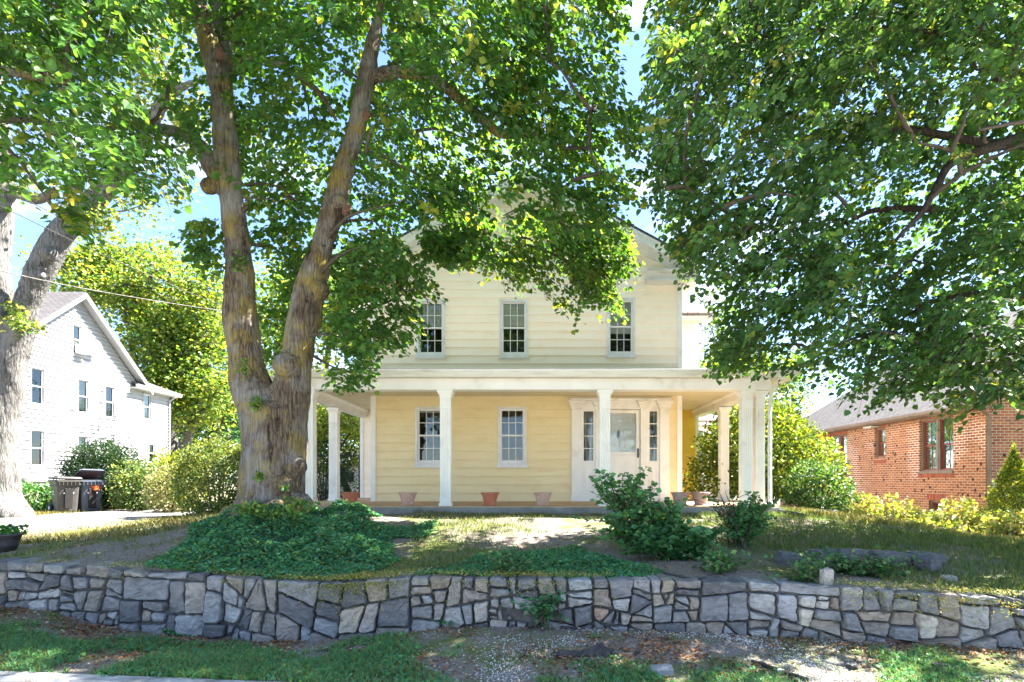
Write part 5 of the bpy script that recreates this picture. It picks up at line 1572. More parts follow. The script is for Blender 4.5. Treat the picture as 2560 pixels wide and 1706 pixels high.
# suckers and weeds round the foot of the trunk and on its burrs
for (px, py, Y, rx, rz, n) in ((625, 1272, 8.05, .22, .06, 190), (745, 1262, 8.05, .24, .09, 150), (690, 1285, 7.95, .40, .05, 120), (648, 1190, 8.40, .06, .06, 44), (712, 1218, 8.38, .05, .05, 20), (640, 1010, 8.55, .08, .10, 80), (612, 920, 8.6, .09, .16, 50), (600, 655, 8.75, .16, .12, 70), (575, 250, 8.75, .09, .14, 90)):
    B = np.array(P(px, py, Y)) + np.clip(rng.normal(0, .5, (n, 3)), -1, 1) * np.array([rx, .09, rz])
    leaves('sprout', B, rng.normal(0, 1, (n, 3)) + np.array([0, -.5, -.1]), nrm(rng.normal(0, .5, (n, 3)) + np.array([0, -.5, .8])), rng.uniform(.03, .06, n), pick([(.07, .17, .04), (.12, .22, .05), (.05, .15, .045), (.18, .23, .05)], n), M['lime_leaf'], lime)
# --- lime whose crown hangs in from the right
limeR = thing('lime_tree', 'dark leafy lime tree whose crown hangs down over the right half', 'tree', (7.5, 7.6, .6))
TR = [(Vector((7.5, 7.6, .3)), .48), (Vector((7.45, 7.6, 1.4)), .38), (Vector((7.45, 7.65, 3.2)), .34), (Vector((7.3, 7.7, 5.2)), .30), (Vector((7.1, 7.8, 7.2)), .22), (Vector((7.0, 8, 9.5)), .10)]
br1 = pxpath([(2790, 330, 24, 7.7), (2640, 330, 20, 7.65), (2560, 345, 16, 7.6), (2470, 372, 12, 7.5), (2380, 408, 10, 7.4), (2340, 470, 9, 7.3), (2305, 530, 7, 7.2), (2240, 600, 4, 7.1)], 7.6)
br2 = pxpath([(2790, 290, 22, 7.7), (2640, 330, 16, 7.75), (2540, 365, 11, 7.9), (2420, 350, 10, 8.1), (2240, 320, 8, 8.3), (2165, 345, 7, 8.3), (2110, 322, 4, 8.4)], 7.6)
br3 = pxpath([(2800, 820, 14, 7.8), (2660, 800, 11, 7.8), (2560, 752, 10, 7.9), (2440, 735, 7, 8.1), (2300, 760, 4, 8.3)], 7.6)
br4 = pxpath([(2335, 525, 8, 7.3), (2250, 522, 8, 7.6), (2170, 530, 6, 7.9), (2120, 560, 3, 8.1)], 7.6)
br5 = pxpath([(2780, 200, 16, 7.8), (2600, 150, 11, 7.8), (2400, 90, 7, 7.5), (2150, 70, 5, 7.2), (1900, 95, 4, 7), (1760, 150, 3, 6.8)], 7.6)
fused_trunk('trunk', [smooth_path(TR, .12)], M['lime_bark_shade'], limeR, .04, [], .04, .014)
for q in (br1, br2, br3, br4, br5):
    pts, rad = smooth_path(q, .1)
    mb = MB(); mb.tube(pts, rad, 9, jit=.12); mb.build('bough', M['lime_bark_shade'], limeR, smooth=True)
R1 = [(1640, -350), (2750, -350), (2750, 1000), (2560, 1010), (2480, 1000), (2400, 1040), (2330, 980), (2230, 1010), (2150, 1010), (2090, 960), (2010, 990), (1960, 970), (1960, 900), (1900, 880), (1830, 860), (1790, 800), (1770, 700), (1740, 640), (1680, 600), (1650, 520), (1620, 440), (1640, 350), (1600, 250), (1630, 120)]
R2 = [(1800, 640), (2330, 640), (2450, 950), (2000, 960), (1960, 900), (1850, 880), (1790, 800)]
R3 = [(1760, 860), (1860, 850), (1990, 860), (2000, 930), (1900, 930), (1770, 930)]
R4 = [(1650, 60), (2100, -60), (2750, -300), (2750, 330), (2400, 300), (2250, 130), (2000, 240), (1800, 330), (1680, 300)]
R5 = [(1660, 590), (1790, 560), (1800, 690), (1720, 690)]
RC = [(.030, .088, .030), (.040, .108, .034), (.054, .132, .036), (.072, .155, .04), (.11, .19, .045), (.24, .26, .045)]
RP = [.28, .29, .23, .12, .06, .02]
LIGHT = [.10, .18, .26, .26, .16, .04]
g2 = [
    (vol(R1, 2900, 7.0, 9.4, .40, 21), 20, (.4, .8), (.3, .8), (.045, .10), RC, RP),
    (vol(R1, 620, 6.0, 7.2, .45, 22), 18, (.4, .7), (.3, .9), (.042, .09), RC, RP),
    (vol(R2, 90, 8.5, 9.6, .4, 23), 18, (.4, .8), (.25, .7), (.06, .10), RC, RP),
    (vol(R3, 130, 8.6, 10.0, .3, 24), 14, (.3, .6), (.3, .9), (.042, .09), RC, LIGHT),
    (vol(R4, 260, 5.8, 7.4, .35, 25), 20, (.35, .7), (.3, .8), (.042, .09), RC, LIGHT),
    (vol(R5, 32, 8.0, 9.4, .2, 26), 14, (.3, .5), (.3, .8), (.042, .09), RC, LIGHT),
]
top = rng.normal(0, 1, (180, 3)) * np.array([2.0, 1.6, .8]) + np.array([6.2, 7.6, 8.6])
shade_leaves = rng.normal(0, 1, (900, 3)) * np.array([1.7, 2.0, 1.6]) + np.array([10.4, 9.2, 6.2])  # crown past the frame edge, added to shade the right lawn
g2.append((shade_leaves[(shade_leaves[:, 2] > 3.4) & (shade_leaves[:, 0] > 7.6)], 18, (.5, .9), (.2, .6), (.08, .12), RC, RP))
g2.append((top[top[:, 2] > 7.6], 20, (.5, .9), (.2, .6), (.09, .13), RC, RP))
nodes = [q for c in (TR, br1, br2, br3, br4, br5) for q in smooth_path(c, .4)[0] if q.z > 2.8]
mb = MB(); limbs(mb, nodes, [tuple(q) for gi, k in ((0, 44), (1, 14), (2, 8), (3, 5), (4, 14), (5, 3)) for q in g2[gi][0][:k]], .032)
crown_of(limeR, g2, (6.4, 7.7, 6), bare=[(tuple(q), rr_ + .01) for c in (br1, br4) for q, rr_ in zip(*smooth_path(c, .25))], keep=[R1, R2, R3, R4, R5], extra=mb)

# --- lime crown reaching in from the left edge
limeL = thing('lime_tree', 'lime tree reaching in from the left edge above the wires', 'tree', (-7.7, 6.9, .5))
TL = [(Vector((-7.7, 6.9, .2)), .42), (Vector((-7.65, 6.9, 1.5)), .33), (Vector((-7.6, 6.95, 3.5)), .29), (Vector((-7.5, 7.0, 5.5)), .22), (Vector((-7.4, 7.1, 8)), .12)]
bL = pxpath([(-300, 300, 18, 7.0), (-120, 170, 14, 6.9), (0, 175, 10, 6.8), (70, 190, 9, 6.8), (135, 200, 8, 6.7), (175, 212, 5, 6.7), (260, 250, 3, 6.6)], 6.8)
bL2 = pxpath([(-300, 520, 14, 7.0), (-100, 330, 10, 7.2), (60, 300, 6, 7.3), (220, 330, 3, 7.4)], 7)
fused_trunk('trunk', [smooth_path(TL, .12)], M['lime_bark_shade'], limeL, .04, [], .04, .014)
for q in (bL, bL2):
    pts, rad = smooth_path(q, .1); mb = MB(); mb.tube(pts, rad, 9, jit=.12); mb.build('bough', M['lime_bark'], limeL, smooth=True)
A1 = [(-400, -350), (470, -350), (455, 60), (390, 110), (350, 160), (300, 200), (360, 280), (440, 370), (470, 440), (420, 480), (330, 500), (270, 470), (180, 480), (60, 470), (-100, 470), (-400, 500)]
A2 = [(150, 470), (230, 470), (235, 560), (220, 620), (165, 590), (130, 540)]
g3 = [
    (vol(A1, 1050, 6.2, 8.6, .26, 31), 18, (.35, .75), (.3, .85), (.045, .095), LIME, LIME_P),
    (vol(A1, 130, 5.2, 6.3, .3, 32), 18, (.35, .6), (.3, .85), (.07, .10), LIME, LIME_P),
    (vol(A2, 36, 6.6, 7.6, .1, 33), 14, (.3, .5), (.4, .9), (.07, .10), LIME, LIGHT),
]
top = rng.normal(0, 1, (300, 3)) * np.array([1.6, 1.3, 1.0]) + np.array([-7.0, 7.2, 8.8])
g3.append((top[top[:, 2] > 7.2], 18, (.5, .9), (.2, .6), (.09, .13), LIME, LIME_P))
nodes = [q for c in (TL, bL, bL2) for q in smooth_path(c, .4)[0] if q.z > 2.5]
mb = MB(); limbs(mb, nodes, [tuple(q) for q in g3[0][0][:26]] + [tuple(q) for q in g3[2][0][:4]], .03); crown_of(limeL, g3, (-7.4, 7, 5), keep=[A1, A2], extra=mb)

# --- old grey tree beside the driveway
gt_ = thing('grey_barked_tree', 'old grey barked tree with a leaning stem at the left edge', 'tree', P(-5, 1300, 16.7))
GYY = 16.7
gs1 = pxpath([(-10, 1325, 105), (-8, 1290, 78), (-10, 1230, 52), (-12, 1100, 46), (-14, 950, 44), (-14, 850, 38), (-10, 700, 32), (-4, 560, 30), (2, 430, 27), (-10, 250, 20), (-30, 50, 12)], GYY)
gs2 = pxpath([(-5, 1180, 36), (18, 1000, 33), (32, 900, 31), (48, 830, 31), (75, 740, 31), (116, 650, 32), (150, 590, 30), (215, 520, 29), (265, 472, 25), (320, 400, 20, 16.2), (372, 320, 16, 15.8), (405, 262, 16, 15.6), (440, 225, 13, 15.4), (500, 203, 9, 15.2), (590, 170, 5, 15)], GYY)
gs3 = pxpath([(8, 470, 18), (40, 480, 17), (90, 500, 13, 16.4), (140, 480, 9, 16.2)], GYY)
fused_trunk('trunk', [smooth_path(q, .15) for q in (gs1, gs2, gs3)], M['grey_bark'], gt_, .05, [(P(120, 635, 16.2), .22), (P(100, 690, 16.25), .18), (P(45, 830, 16.3), .2), (P(18, 1290, 16.3), .35), (P(-40, 1290, 16.2), .4)], .05, .016)
def small_leaf_crown(root, blobs, size, cols, p, mat, name='crown', up=.5):
    B = []
    for (c, r, n) in blobs:
        q = rng.normal(0, .5, (int(n * 1.3), 3)) * np.array(r)
        B.append(clump(q + np.array(c), .22, s=1.6, o=c[0]))
    B = np.concatenate(B); n = len(B)
    az = rng.uniform(0, 6.28, n)
    D = np.stack([np.cos(az), np.sin(az), rng.normal(-.25, .5, n)], 1)
    N = nrm(rng.normal(0, .6, (n, 3)) + np.array([0, -.15, up + .4]))
    return leaves(name, B, D, N, rng.uniform(*size, n), pick(cols, n, p=p, jit=.2), mat, root)
PALE = [(.10, .17, .045), (.15, .21, .05), (.25, .27, .06), (.07, .13, .04), (.34, .33, .10)]
pp = lambda px, py, Y: tuple(P(px, py, Y))
small_leaf_crown(gt_, [(pp(390, 215, 15.6), (.75, .6, .7), 600), (pp(470, 300, 15.4), (.6, .6, .9), 600), (pp(400, 130, 15.6), (.9, .8, .8), 350), (pp(250, 545, 16.2), (.55, .5, .5), 350), (pp(350, 505, 16), (.6, .5, .4), 260), (pp(440, 470, 16), (.5, .5, .5), 160), (pp(40, 790, 16.2), (.3, .3, .5), 170), (pp(70, 815, 16.1), (.4, .3, .15), 120), (pp(60, 455, 16.2), (.6, .5, .5), 160), (pp(0, -100, 16), (3, 3, 2.5), 2500), (pp(330, -80, 15.5), (2.5, 2.5, 2), 1600)], (.07, .13), PALE, None, M['maple_leaf'])
for tg in (pp(400, 140, 15.6), pp(470, 310, 15.4), pp(500, 360, 15.3), pp(250, 555, 16.2), pp(350, 515, 16), pp(430, 480, 16), pp(330, -60, 15.5), pp(20, -90, 16)):
    mb = MB(); limbs(mb, [q for c in (gs1, gs2) for q in smooth_path(c, .5)[0]], [tg], .05, -.05); mb.build('branch', M['grey_bark'], gt_, smooth=True)

# --- background trees
def bg_tree(name, label, x, y, h, trunk_r, blobs, cols, size, group=None, mat=None, bark=None, lean=0, p=None, cat='tree', stems=1, fork=.35):
    r = thing(name, label, cat, (x, y, float(ground_z(x, y))), 0, group)
    z0 = float(ground_z(x, y)) - .2
    mb = MB(); nodes = []; lb = mb
    for s in range(stems):
        a = (s - (stems - 1) / 2) * .35 + lean
        c = [(Vector((x + s * trunk_r * .8, y, z0)), trunk_r * 1.35), (Vector((x + a * h * .1, y, z0 + h * .12)), trunk_r), (Vector((x + a * h * .3, y + random.gauss(0, .3), z0 + h * fork)), trunk_r * .75), (Vector((x + a * h * .5, y + random.gauss(0, .6), z0 + h * .6)), trunk_r * .5), (Vector((x + a * h * .6, y, z0 + h * .88)), trunk_r * .15)]
        pts, rad = smooth_path(c, .5); mb.tube(pts, rad, 9, jit=.1); nodes += [q for q in pts if q.z > z0 + h * .2]
    limbs(lb, nodes, [b[0] for b in blobs], trunk_r * .38, .02)
    for b in blobs:
        for _ in range(3):
            t = Vector(b[0]) + Vector((random.gauss(0, .5) * b[1][0], random.gauss(0, .5) * b[1][1], random.gauss(0, .4) * b[1][2]))
            limbs(lb, [Vector(b[0])], [t], trunk_r * .16, .02)
    mb.build('trunk', bark or M['twig'], r, smooth=True)
    small_leaf_crown(r, blobs, size, cols, p, mat or M['maple_leaf'])
    return r
def blobs_in(poly, Y0, Y1, k, r, n):
    """leaf clusters spread through a crown that fills the outline, Y0..Y1 deep"""
    pts = sample_px(poly, k, Y0, Y1)
    return [(tuple(q), tuple(np.array(r) * random.uniform(.75, 1.3)), n) for q in pts]
SUNNY = [(.09, .17, .03), (.14, .22, .035), (.22, .27, .045), (.06, .13, .03), (.30, .31, .06)]
DEEP = [(.022, .085, .034), (.03, .11, .04), (.045, .14, .045), (.02, .07, .03), (.07, .16, .05)]
T1 = [(190, 620), (300, 588), (420, 640), (520, 690), (570, 760), (570, 1000), (520, 1060), (420, 1040), (330, 900), (240, 760), (140, 720), (130, 660)]
x_, y_ = P(425, 1200, 39)[:2]
bg_tree('maple_tree', 'tall sunlit maple rising behind the steep white roof', x_, y_, 14.5, .42, blobs_in(T1, 37, 42, 74, (1.7, 1.6, 1.2), 420), SUNNY, (.14, .26), bark=M['grey_bark'], stems=3)
T2 = [(330, 830), (480, 760), (600, 800), (640, 1000), (600, 1120), (430, 1130), (400, 1000)]
x_, y_ = P(470, 1200, 44)[:2]
bg_tree('maple_tree', 'shaded deep green tree with leaning trunks right of the white house', x_, y_, 11, .4, blobs_in(T2, 42, 48, 38, (1.9, 1.6, 1.4), 360), DEEP, (.15, .28), stems=2, lean=.25)
T3 = [(640, 700), (820, 690), (1000, 620), (1010, 700), (900, 900), (840, 1000), (700, 1010), (620, 980)]
x_, y_ = P(770, 1200, 27)[:2]
bg_tree('maple_tree', 'bright green tree seen between the two big lime stems', x_, y_, 10, .26, blobs_in(T3, 25, 30, 34, (1.5, 1.4, 1.2), 380), SUNNY + [(.05, .13, .035)], (.11, .2), stems=2)
T4 = [(780, 1000), (910, 990), (915, 1130), (870, 1180), (790, 1180), (740, 1120)]
x_, y_ = P(880, 1240, 20.5)[:2]
bg_tree('small_tree', 'small yellow-green tree with a leaning stem behind the left porch columns', x_, y_, 3.6, .12, blobs_in(T4, 19.5, 22, 22, (.6, .6, .45), 260), SUNNY + [(.34, .34, .05), (.28, .32, .05)], (.07, .12), lean=-.35, fork=.45)
T5 = [(1745, 760), (1830, 740), (1850, 900), (1800, 1000), (1745, 1000)]
x_, y_ = P(1790, 1200, 40)[:2]
bg_tree('birch_tree', 'thin pale birch against the white sky beside the yellow house', x_, y_, 12, .2, blobs_in(T5, 39, 42, 16, (.9, .9, 1.2), 90), [(.12, .19, .10), (.17, .23, .13), (.09, .15, .07)], (.13, .22), bark=M['grey_bark'])
T6 = [(1830, 880), (2000, 900), (2010, 1040), (1900, 1080), (1760, 1060), (1740, 980)]
x_, y_ = P(1900, 1200, 34)[:2]
bg_tree('maple_tree', 'hazy light green tree behind the porch corner and rounded bush', x_, y_, 8, .25, blobs_in(T6, 31, 36, 24, (1.3, 1.2, .9), 280), SUNNY + DEEP[:2], (.12, .2))
# far row closing the view behind the gardens
for i, (px, Y, h, w_) in enumerate(((-250, 60, 15, 7), (120, 62, 11, 6), (620, 58, 9, 5), (980, 60, 10, 6), (1350, 64, 9, 6), (1900, 62, 9, 5), (2300, 66, 12, 6), (2800, 60, 14, 7))):
    q = P(px, 1200, Y)
    bl_ = [((q.x + random.gauss(0, w_ * .5), Y + random.gauss(0, 1.5), .5 + h * random.uniform(.2, .9)), (w_ * .5, 2.2, h * .22), 300) for _ in range(12)]
    bg_tree('far_tree', ['distant tree beyond the far left gardens', 'distant tree behind the white house', 'distant tree filling the gap left of the porch', 'distant tree hidden behind the yellow house', 'distant tree behind the main gable', 'distant tree behind the rounded bush', 'distant tree behind the brick roof', 'distant tree at the far right'][i], q.x, Y, h, .3, bl_, DEEP + SUNNY[:2], (.3, .5), 'distant trees closing the view')

# ------------------------------------------------------------------ shrubs
def shrub(name, label, c, r, n, size, cols, cat='shrub', stems=14, shell=.55, flat=0, mat=None, zc=None, lumps=6, group=None, width=.8, stem_mat=None, clip=.0, up=.5, cone=0):
    """leaf shell with depth over a fan of stems; c=(x,y), r=(rx,ry,height)"""
    x, y = c; z0 = float(ground_z(x, y))
    root = thing(name, label, cat, (x, y, z0), 0, group)
    cz = z0 + r[2] * .46
    d = nrm(rng.normal(0, 1, (n, 3)))
    k = (1 - shell * rng.uniform(0, 1, n) ** 1.6)
    ph = rng.uniform(0, 6.28, 6)
    lump = 1 + .10 * (np.sin(d[:, 0] * lumps + ph[0]) * np.sin(d[:, 2] * lumps + ph[1]) + np.sin(d[:, 1] * lumps * 1.4 + ph[2]) * .6) + .05 * rng.normal(0, 1, n)
    B = d * (k * lump)[:, None] * np.array([r[0], r[1], r[2] * .54]) + np.array([x, y, cz])
    if cone:
        tt = np.clip((B[:, 2] - z0) / r[2], 0, 1); kk = (1.25 - cone * tt)
        B[:, 0] = x + (B[:, 0] - x) * kk; B[:, 1] = y + (B[:, 1] - y) * kk
    ok = B[:, 2] > z0 + .04 + clip * rng.uniform(.5, 1, n)
    B, d2 = B[ok], d[ok]; m = len(B)
    B = clump(B, .12, s=3.2, o=x) if m else B
    m = len(B); d2 = nrm((B - np.array([x, y, cz])) / np.array([r[0], r[1], r[2] * .54]))
    D = d2 * .8 + rng.normal(0, .6, (m, 3)); N = nrm(d2 * .6 + rng.normal(0, .5, (m, 3)) + np.array([0, 0, up]))
    leaves('foliage', B, D, N, rng.uniform(*size, m), pick(cols, m, jit=.2), mat or M['shrub_leaf'], root, width)
    mb = MB()
    for i in range(stems):
        a = random.uniform(0, 6.28); t = random.uniform(.3, .95)
        e = Vector((x + math.cos(a) * r[0] * t * .9, y + math.sin(a) * r[1] * t * .9, z0 + r[2] * random.uniform(.55, .92) * (1.15 - .35 * t)))
        b0 = Vector((x + math.cos(a) * r[0] * .12, y + math.sin(a) * r[1] * .12, z0 - .05))
        mid = b0.lerp(e, .5) + Vector((0, 0, r[2] * .12))
        pts, rad = smooth_path([(b0, .022), (mid, .014), (e, .005)], .2); mb.tube(pts, rad, 5)
    mb.build('stems', stem_mat or M['twig'], root, smooth=True)
    return root
GOLD = [(.24, .28, .03), (.30, .32, .035), (.18, .24, .03), (.10, .17, .03), (.36, .35, .05)]
MIXG = [(.10, .17, .04), (.16, .21, .05), (.07, .13, .035), (.05, .10, .03), (.22, .23, .06)]
YEW = [(.014, .042, .018), (.02, .055, .02), (.012, .032, .018), (.03, .075, .022), (.055, .085, .028)]
PINKISH = [(.22, .22, .09), (.30, .27, .13), (.16, .19, .06), (.12, .16, .05), (.36, .30, .17)]
def sx(px, Y): return (px - CX) * Y / F
shrub('rounded_bush', 'large rounded yellow-green bush between the porch corner and brick house', (sx(1905, 15.0), 15.0), (1.72, 1.6, 2.7), 23000, (.055, .10), GOLD[:4] + MIXG[:3], 'bush', 34, .5, clip=.35, cone=.55)
shrub('dark_bush', 'smaller darker bush in front of the rounded yellow-green one', (sx(2045, 12.9), 12.9), (.72, .6, 1.15), 3600, (.05, .085), [(.04, .11, .04), (.06, .14, .045), (.09, .17, .05), (.16, .22, .06)], 'bush', 12)
shrub('round_shrub', 'round clipped shrub just left of the big lime trunk', (sx(545, 16.5), 16.5), (1.12, 1.0, 2.1), 17000, (.04, .075), MIXG + [(.26, .27, .05)], 'shrub', 12, .22, lumps=11)
shrub('yew_shrub', 'dark yew shrub standing right behind the two wheeled bins', (sx(258, 21), 21), (1.28, 1.1, 2.35), 19000, (.06, .11), YEW, 'shrub', 10, .6, width=.45)
shrub('green_shrub', 'loose green shrub between the yew and the pale feathery one', (sx(345, 20), 20), (.85, .8, 1.7), 4200, (.06, .10), MIXG, 'shrub', 10, .6)
shrub('pale_shrub', 'pale pinkish feathery shrub left of the round clipped one', (sx(425, 19), 19), (.72, .7, 1.45), 4200, (.05, .085), PINKISH, 'shrub', 10, .6)
shrub('yellow_shrub', 'yellow-topped shrub peeping above the pale feathery one', (sx(440, 22), 22), (1.1, .8, 2.15), 3800, (.08, .14), GOLD, 'shrub', 10, .6)
shrub('ivy_bush', 'low green ivy at the stone foundation of the white house', (sx(85, 19.8), 19.8), (1.5, .6, .95), 4200, (.06, .10), [(.03, .12, .035), (.05, .17, .04), (.08, .20, .05), (.16, .25, .05)], 'shrub', 6, .6)
shrub('yew_bush', 'dark yew bush behind the left porch columns', (sx(810, 19.5), 19.5), (1.15, .8, 2.1), 6500, (.05, .09), [(.016, .06, .03), (.022, .08, .035), (.03, .10, .035)], 'bush', 14, .55, width=.4)
shrub('golden_conifer', 'golden conical conifer at the right edge before the brick house', (sx(2535, 13.2), 13.2), (.62, .6, 1.9), 9000, (.05, .085), GOLD + [(.05, .12, .03)], 'conifer', 6, .4, width=.4, cone=1.1, lumps=9)
shrub('golden_conifer', 'taller golden conifer cut off by the right picture edge', (sx(2610, 13.6), 13.6), (.7, .6, 2.2), 6000, (.05, .09), GOLD + [(.05, .12, .03)], 'conifer', 6, .4, width=.4, cone=1.1, lumps=9)
WEED = [(.20, .26, .05), (.28, .31, .06), (.12, .18, .04), (.34, .33, .10), (.36, .28, .14)]
wl = ['straggly weed clump by the dark bush', 'tall straggly weeds under the small brick window', 'low weeds below the big brick window', 'leafy weeds beside the white vent pipe', 'sunlit weeds below the brick house corner', 'pale dry weeds at the edge of the right lawn', 'broad-leaved weeds at the right picture edge']
for i, (px, Y, rx, h) in enumerate(((2130, 13.2, .6, .75), (2215, 13.4, .65, .85), (2285, 13.2, .5, .55), (2400, 13.0, .55, .85), (2440, 13.4, .45, .6), (2330, 12.0, .8, .32), (2530, 11.4, .55, .55))):
    shrub('weed_clump', wl[i], (sx(px, Y), Y), (rx, .45, h), 1000, (.05, .10), WEED, 'weeds', 16, .8, stem_mat=pm('dry_stalk%d' % i, (.34, .26, .15, 1), (.24, .17, .10, 1), rough=.9), group='weeds along the brick house')

# the loose twiggy bush in front of the door
def twiggy(name, label, c, stems, leaf_cols, size, seed, cat='bush'):
    rr = random.Random(seed); x, y = c; z0 = float(ground_z(x, y))
    root = thing(name, label, cat, (x, y, z0)); mb = MB(); Bs, Ds = [], []
    for (dx, dz, dy, dens, t0) in stems:
        e = Vector((x + dx, y + dy, z0 + dz)); b0 = Vector((x + dx * .12 + rr.gauss(0, .05), y + rr.gauss(0, .06), z0 - .03))
        mid = b0.lerp(e, .5) + Vector((-dx * .10 + rr.gauss(0, .03), 0, .06 * dz))
        pts, rad = smooth_path([(b0, .013), (mid, .009), (e, .003)], .06); mb.tube(pts, rad, 5)
        sub = [pts]
        for q in range(4):
            i = rr.randrange(int(len(pts) * .35), len(pts) - 1)
            s_ = pts[i]; d = Vector((rr.gauss(0, .16), rr.gauss(0, .12), rr.uniform(.02, .22)))
            tp = [s_, s_ + d * .5 + Vector((0, 0, .01)), s_ + d]; mb.tube(tp, [.005, .004, .002], 4); sub.append([tp[0].lerp(tp[2], k / 6) for k in range(7)])
        for sp in sub:
            m = len(sp); st = int(m * t0) if sp is pts else 1
            for q in sp[st:]:
                for _ in range(dens):
                    a = rr.uniform(0, 6.28); o = Vector((math.cos(a), math.sin(a), rr.uniform(-.4, .6)))
                    Bs.append(q + o * rr.uniform(.0, .03)); Ds.append(o)
    mb.build('stems', M['twig'], root, smooth=True)
    n = len(Bs)
    leaves('foliage', np.array([tuple(b) for b in Bs]), np.array([tuple(d) for d in Ds]), nrm(rng.normal(0, .45, (n, 3)) + np.array([0, -.35, .9])), rng.uniform(*size, n), pick(leaf_cols, n, jit=.2), M['shrub_leaf'], root)
    return root
BUSHC = [(.06, .19, .065), (.08, .23, .07), (.05, .16, .065), (.12, .26, .07)]
bx, by = sx(1590, 7.6), 7.6
st_ = []
rq = random.Random(3)
for i in range(16): st_.append((rq.uniform(-.56, .30), rq.uniform(.55, .98), rq.uniform(-.2, .25), 2, .60))
for i in range(22): st_.append((rq.uniform(-.42, .62), rq.uniform(.2, .6), rq.uniform(-.35, .3), 3, .3))
twiggy('twiggy_bush', 'loose twiggy green bush standing before the front door', (bx, by), st_, BUSHC, (.04, .085), 4)
bx2, by2 = sx(1850, 7.7), 7.7
st_ = [(rq.uniform(-.05, .32), rq.uniform(.25, .56), rq.uniform(-.2, .2), 5, .25) for i in range(26)] + [(rq.uniform(-.38, -.05), rq.uniform(.3, .66), rq.uniform(-.1, .15), 0, .9) for i in range(12)]
twiggy('half_dead_bush', 'half dead bush with bare grey stems and a green right side', (bx2, by2), st_, BUSHC, (.03, .06), 8)
st_ = [(rq.uniform(-.35, .35), rq.uniform(.12, .30), rq.uniform(-.2, .2), 6, .1) for i in range(20)]
twiggy('leafy_plant', 'broad-leaved green plant hugging the ground right of the twiggy bush', (sx(1700, 7.1), 7.1), st_, [(.04, .13, .045), (.06, .17, .05)], (.06, .10), 9, 'plant')
st_ = [(rq.uniform(-.06, .06), rq.uniform(.10, .26), rq.uniform(-.05, .05), 3, .1) for i in range(5)]
wp_ = P(1372, 1535, 5.85)
r_ = twiggy('wall_weed', 'small leafy weed growing out of a wall joint at the middle', (wp_.x, float(wall_y(wp_.x)) - .10), st_, [(.03, .14, .05), (.05, .17, .06)], (.025, .045), 12, 'weed')
r_.location.z = .19
for ch in r_.children: pass
for i, (px, Y, k) in enumerate(((2050, 6.35, 7), (2110, 6.5, 8), (2185, 6.3, 7), (2010, 5.95, 5), (1800, 6.3, 8), (1270, 6.35, 8))):
    st_ = [(rq.uniform(-.13, .13), rq.uniform(.04, .13), rq.uniform(-.1, .1), 2, .1) for _ in range(k)]
    twiggy('ground_weed', ['weed tuft left of the loose rocks', 'weed tuft in front of the loose rocks', 'weed tuft at the foot of the longest loose rock', 'small weed on top of the wall by the pale stone', 'small weed under the half dead bush', 'yellowish weed tuft on the bank left of the twiggy bush'][i], (sx(px, Y), Y), st_, [(.04, .13, .04), (.06, .16, .05), (.09, .18, .05)], (.03, .055), 20 + i, 'weed')
# ------------------------------------------------------------------ loose things
def rock(name, label, px, py, Y, size, mat, rot=0, seed=0, group=None, sink=.25):
    """angular rock: chipped box"""
    rr = random.Random(seed)
    p = P(px, py, Y); z = float(ground_z(p.x, Y))
    import bmesh
    bm = bmesh.new(); bmesh.ops.create_cube(bm, size=1)
    bmesh.ops.subdivide_edges(bm, edges=bm.edges[:], cuts=2, use_grid_fill=True)
    for v in bm.verts:
        c = v.co
        l = max(abs(c.x), abs(c.y), abs(c.z)); s_ = .5 / max(c.length, .1)
        v.co = c.lerp(c * s_ * 1.15, .32) + Vector((rr.gauss(0, .035), rr.gauss(0, .035), rr.gauss(0, .03)))
    bmesh.ops.subdivide_edges(bm, edges=bm.edges[:], cuts=1, use_grid_fill=True)
    for v in bm.verts: v.co += Vector((rr.gauss(0, .012), rr.gauss(0, .012), rr.gauss(0, .012)))
    me = bpy.data.meshes.new(name); bm.to_mesh(me); bm.free()
    me.shade_flat(); me.materials.append(mat)
    o = bpy.data.objects.new(name, me); C.objects.link(o)
    o.scale = size; o.location = (p.x, Y, z + size[2] * (.5 - sink)); o.rotation_euler = (rr.gauss(0, .08), rr.gauss(0, .08), R(rot))
    return tag(o, label, 'rock', group)
RG = 'loose rocks of the tumbled row on the bank'
rock('rock', 'dark flat rock tipped on top of the tumbled row', 2100, 1388, 7.12, (.34, .20, .11), M['rock'], 8, 1, RG, .0)
rock('rock', 'rounded left end rock of the tumbled row', 1985, 1405, 6.9, (.36, .26, .17), M['rock'], -12, 2, RG)
rock('rock', 'low rock behind weeds in the left part of the tumbled row', 2062, 1400, 7.0, (.36, .24, .18), M['rock'], 10, 3, RG)
rock('rock', 'squat rock in the middle of the tumbled row', 2125, 1415, 6.95, (.30, .24, .19), M['rock'], -5, 4, RG)
rock('rock', 'longest flat-faced rock of the tumbled row', 2225, 1410, 6.85, (.46, .26, .20), M['rock'], -4, 5, RG)
rock('rock', 'flat dark rock at the right end of the tumbled row', 2310, 1405, 6.85, (.36, .26, .15), M['rock'], 6, 6, RG, .1)
rock('rock', 'wedge shaped rock propping the right end of the tumbled row', 2318, 1430, 6.6, (.20, .22, .20), M['rock'], 25, 7, RG)
rock('pale_rock', 'pale pointed stone standing on the wall top', 2066, 1452, float(wall_y(2.75)) + .18, (.11, .09, .19), M['rock_pale'], 15, 8, None, .2)
rock('pale_rock', 'flat pale stone lying on the grass above the right wall', 2372, 1455, 6.2, (.13, .10, .06), M['rock_pale'], 0, 9)
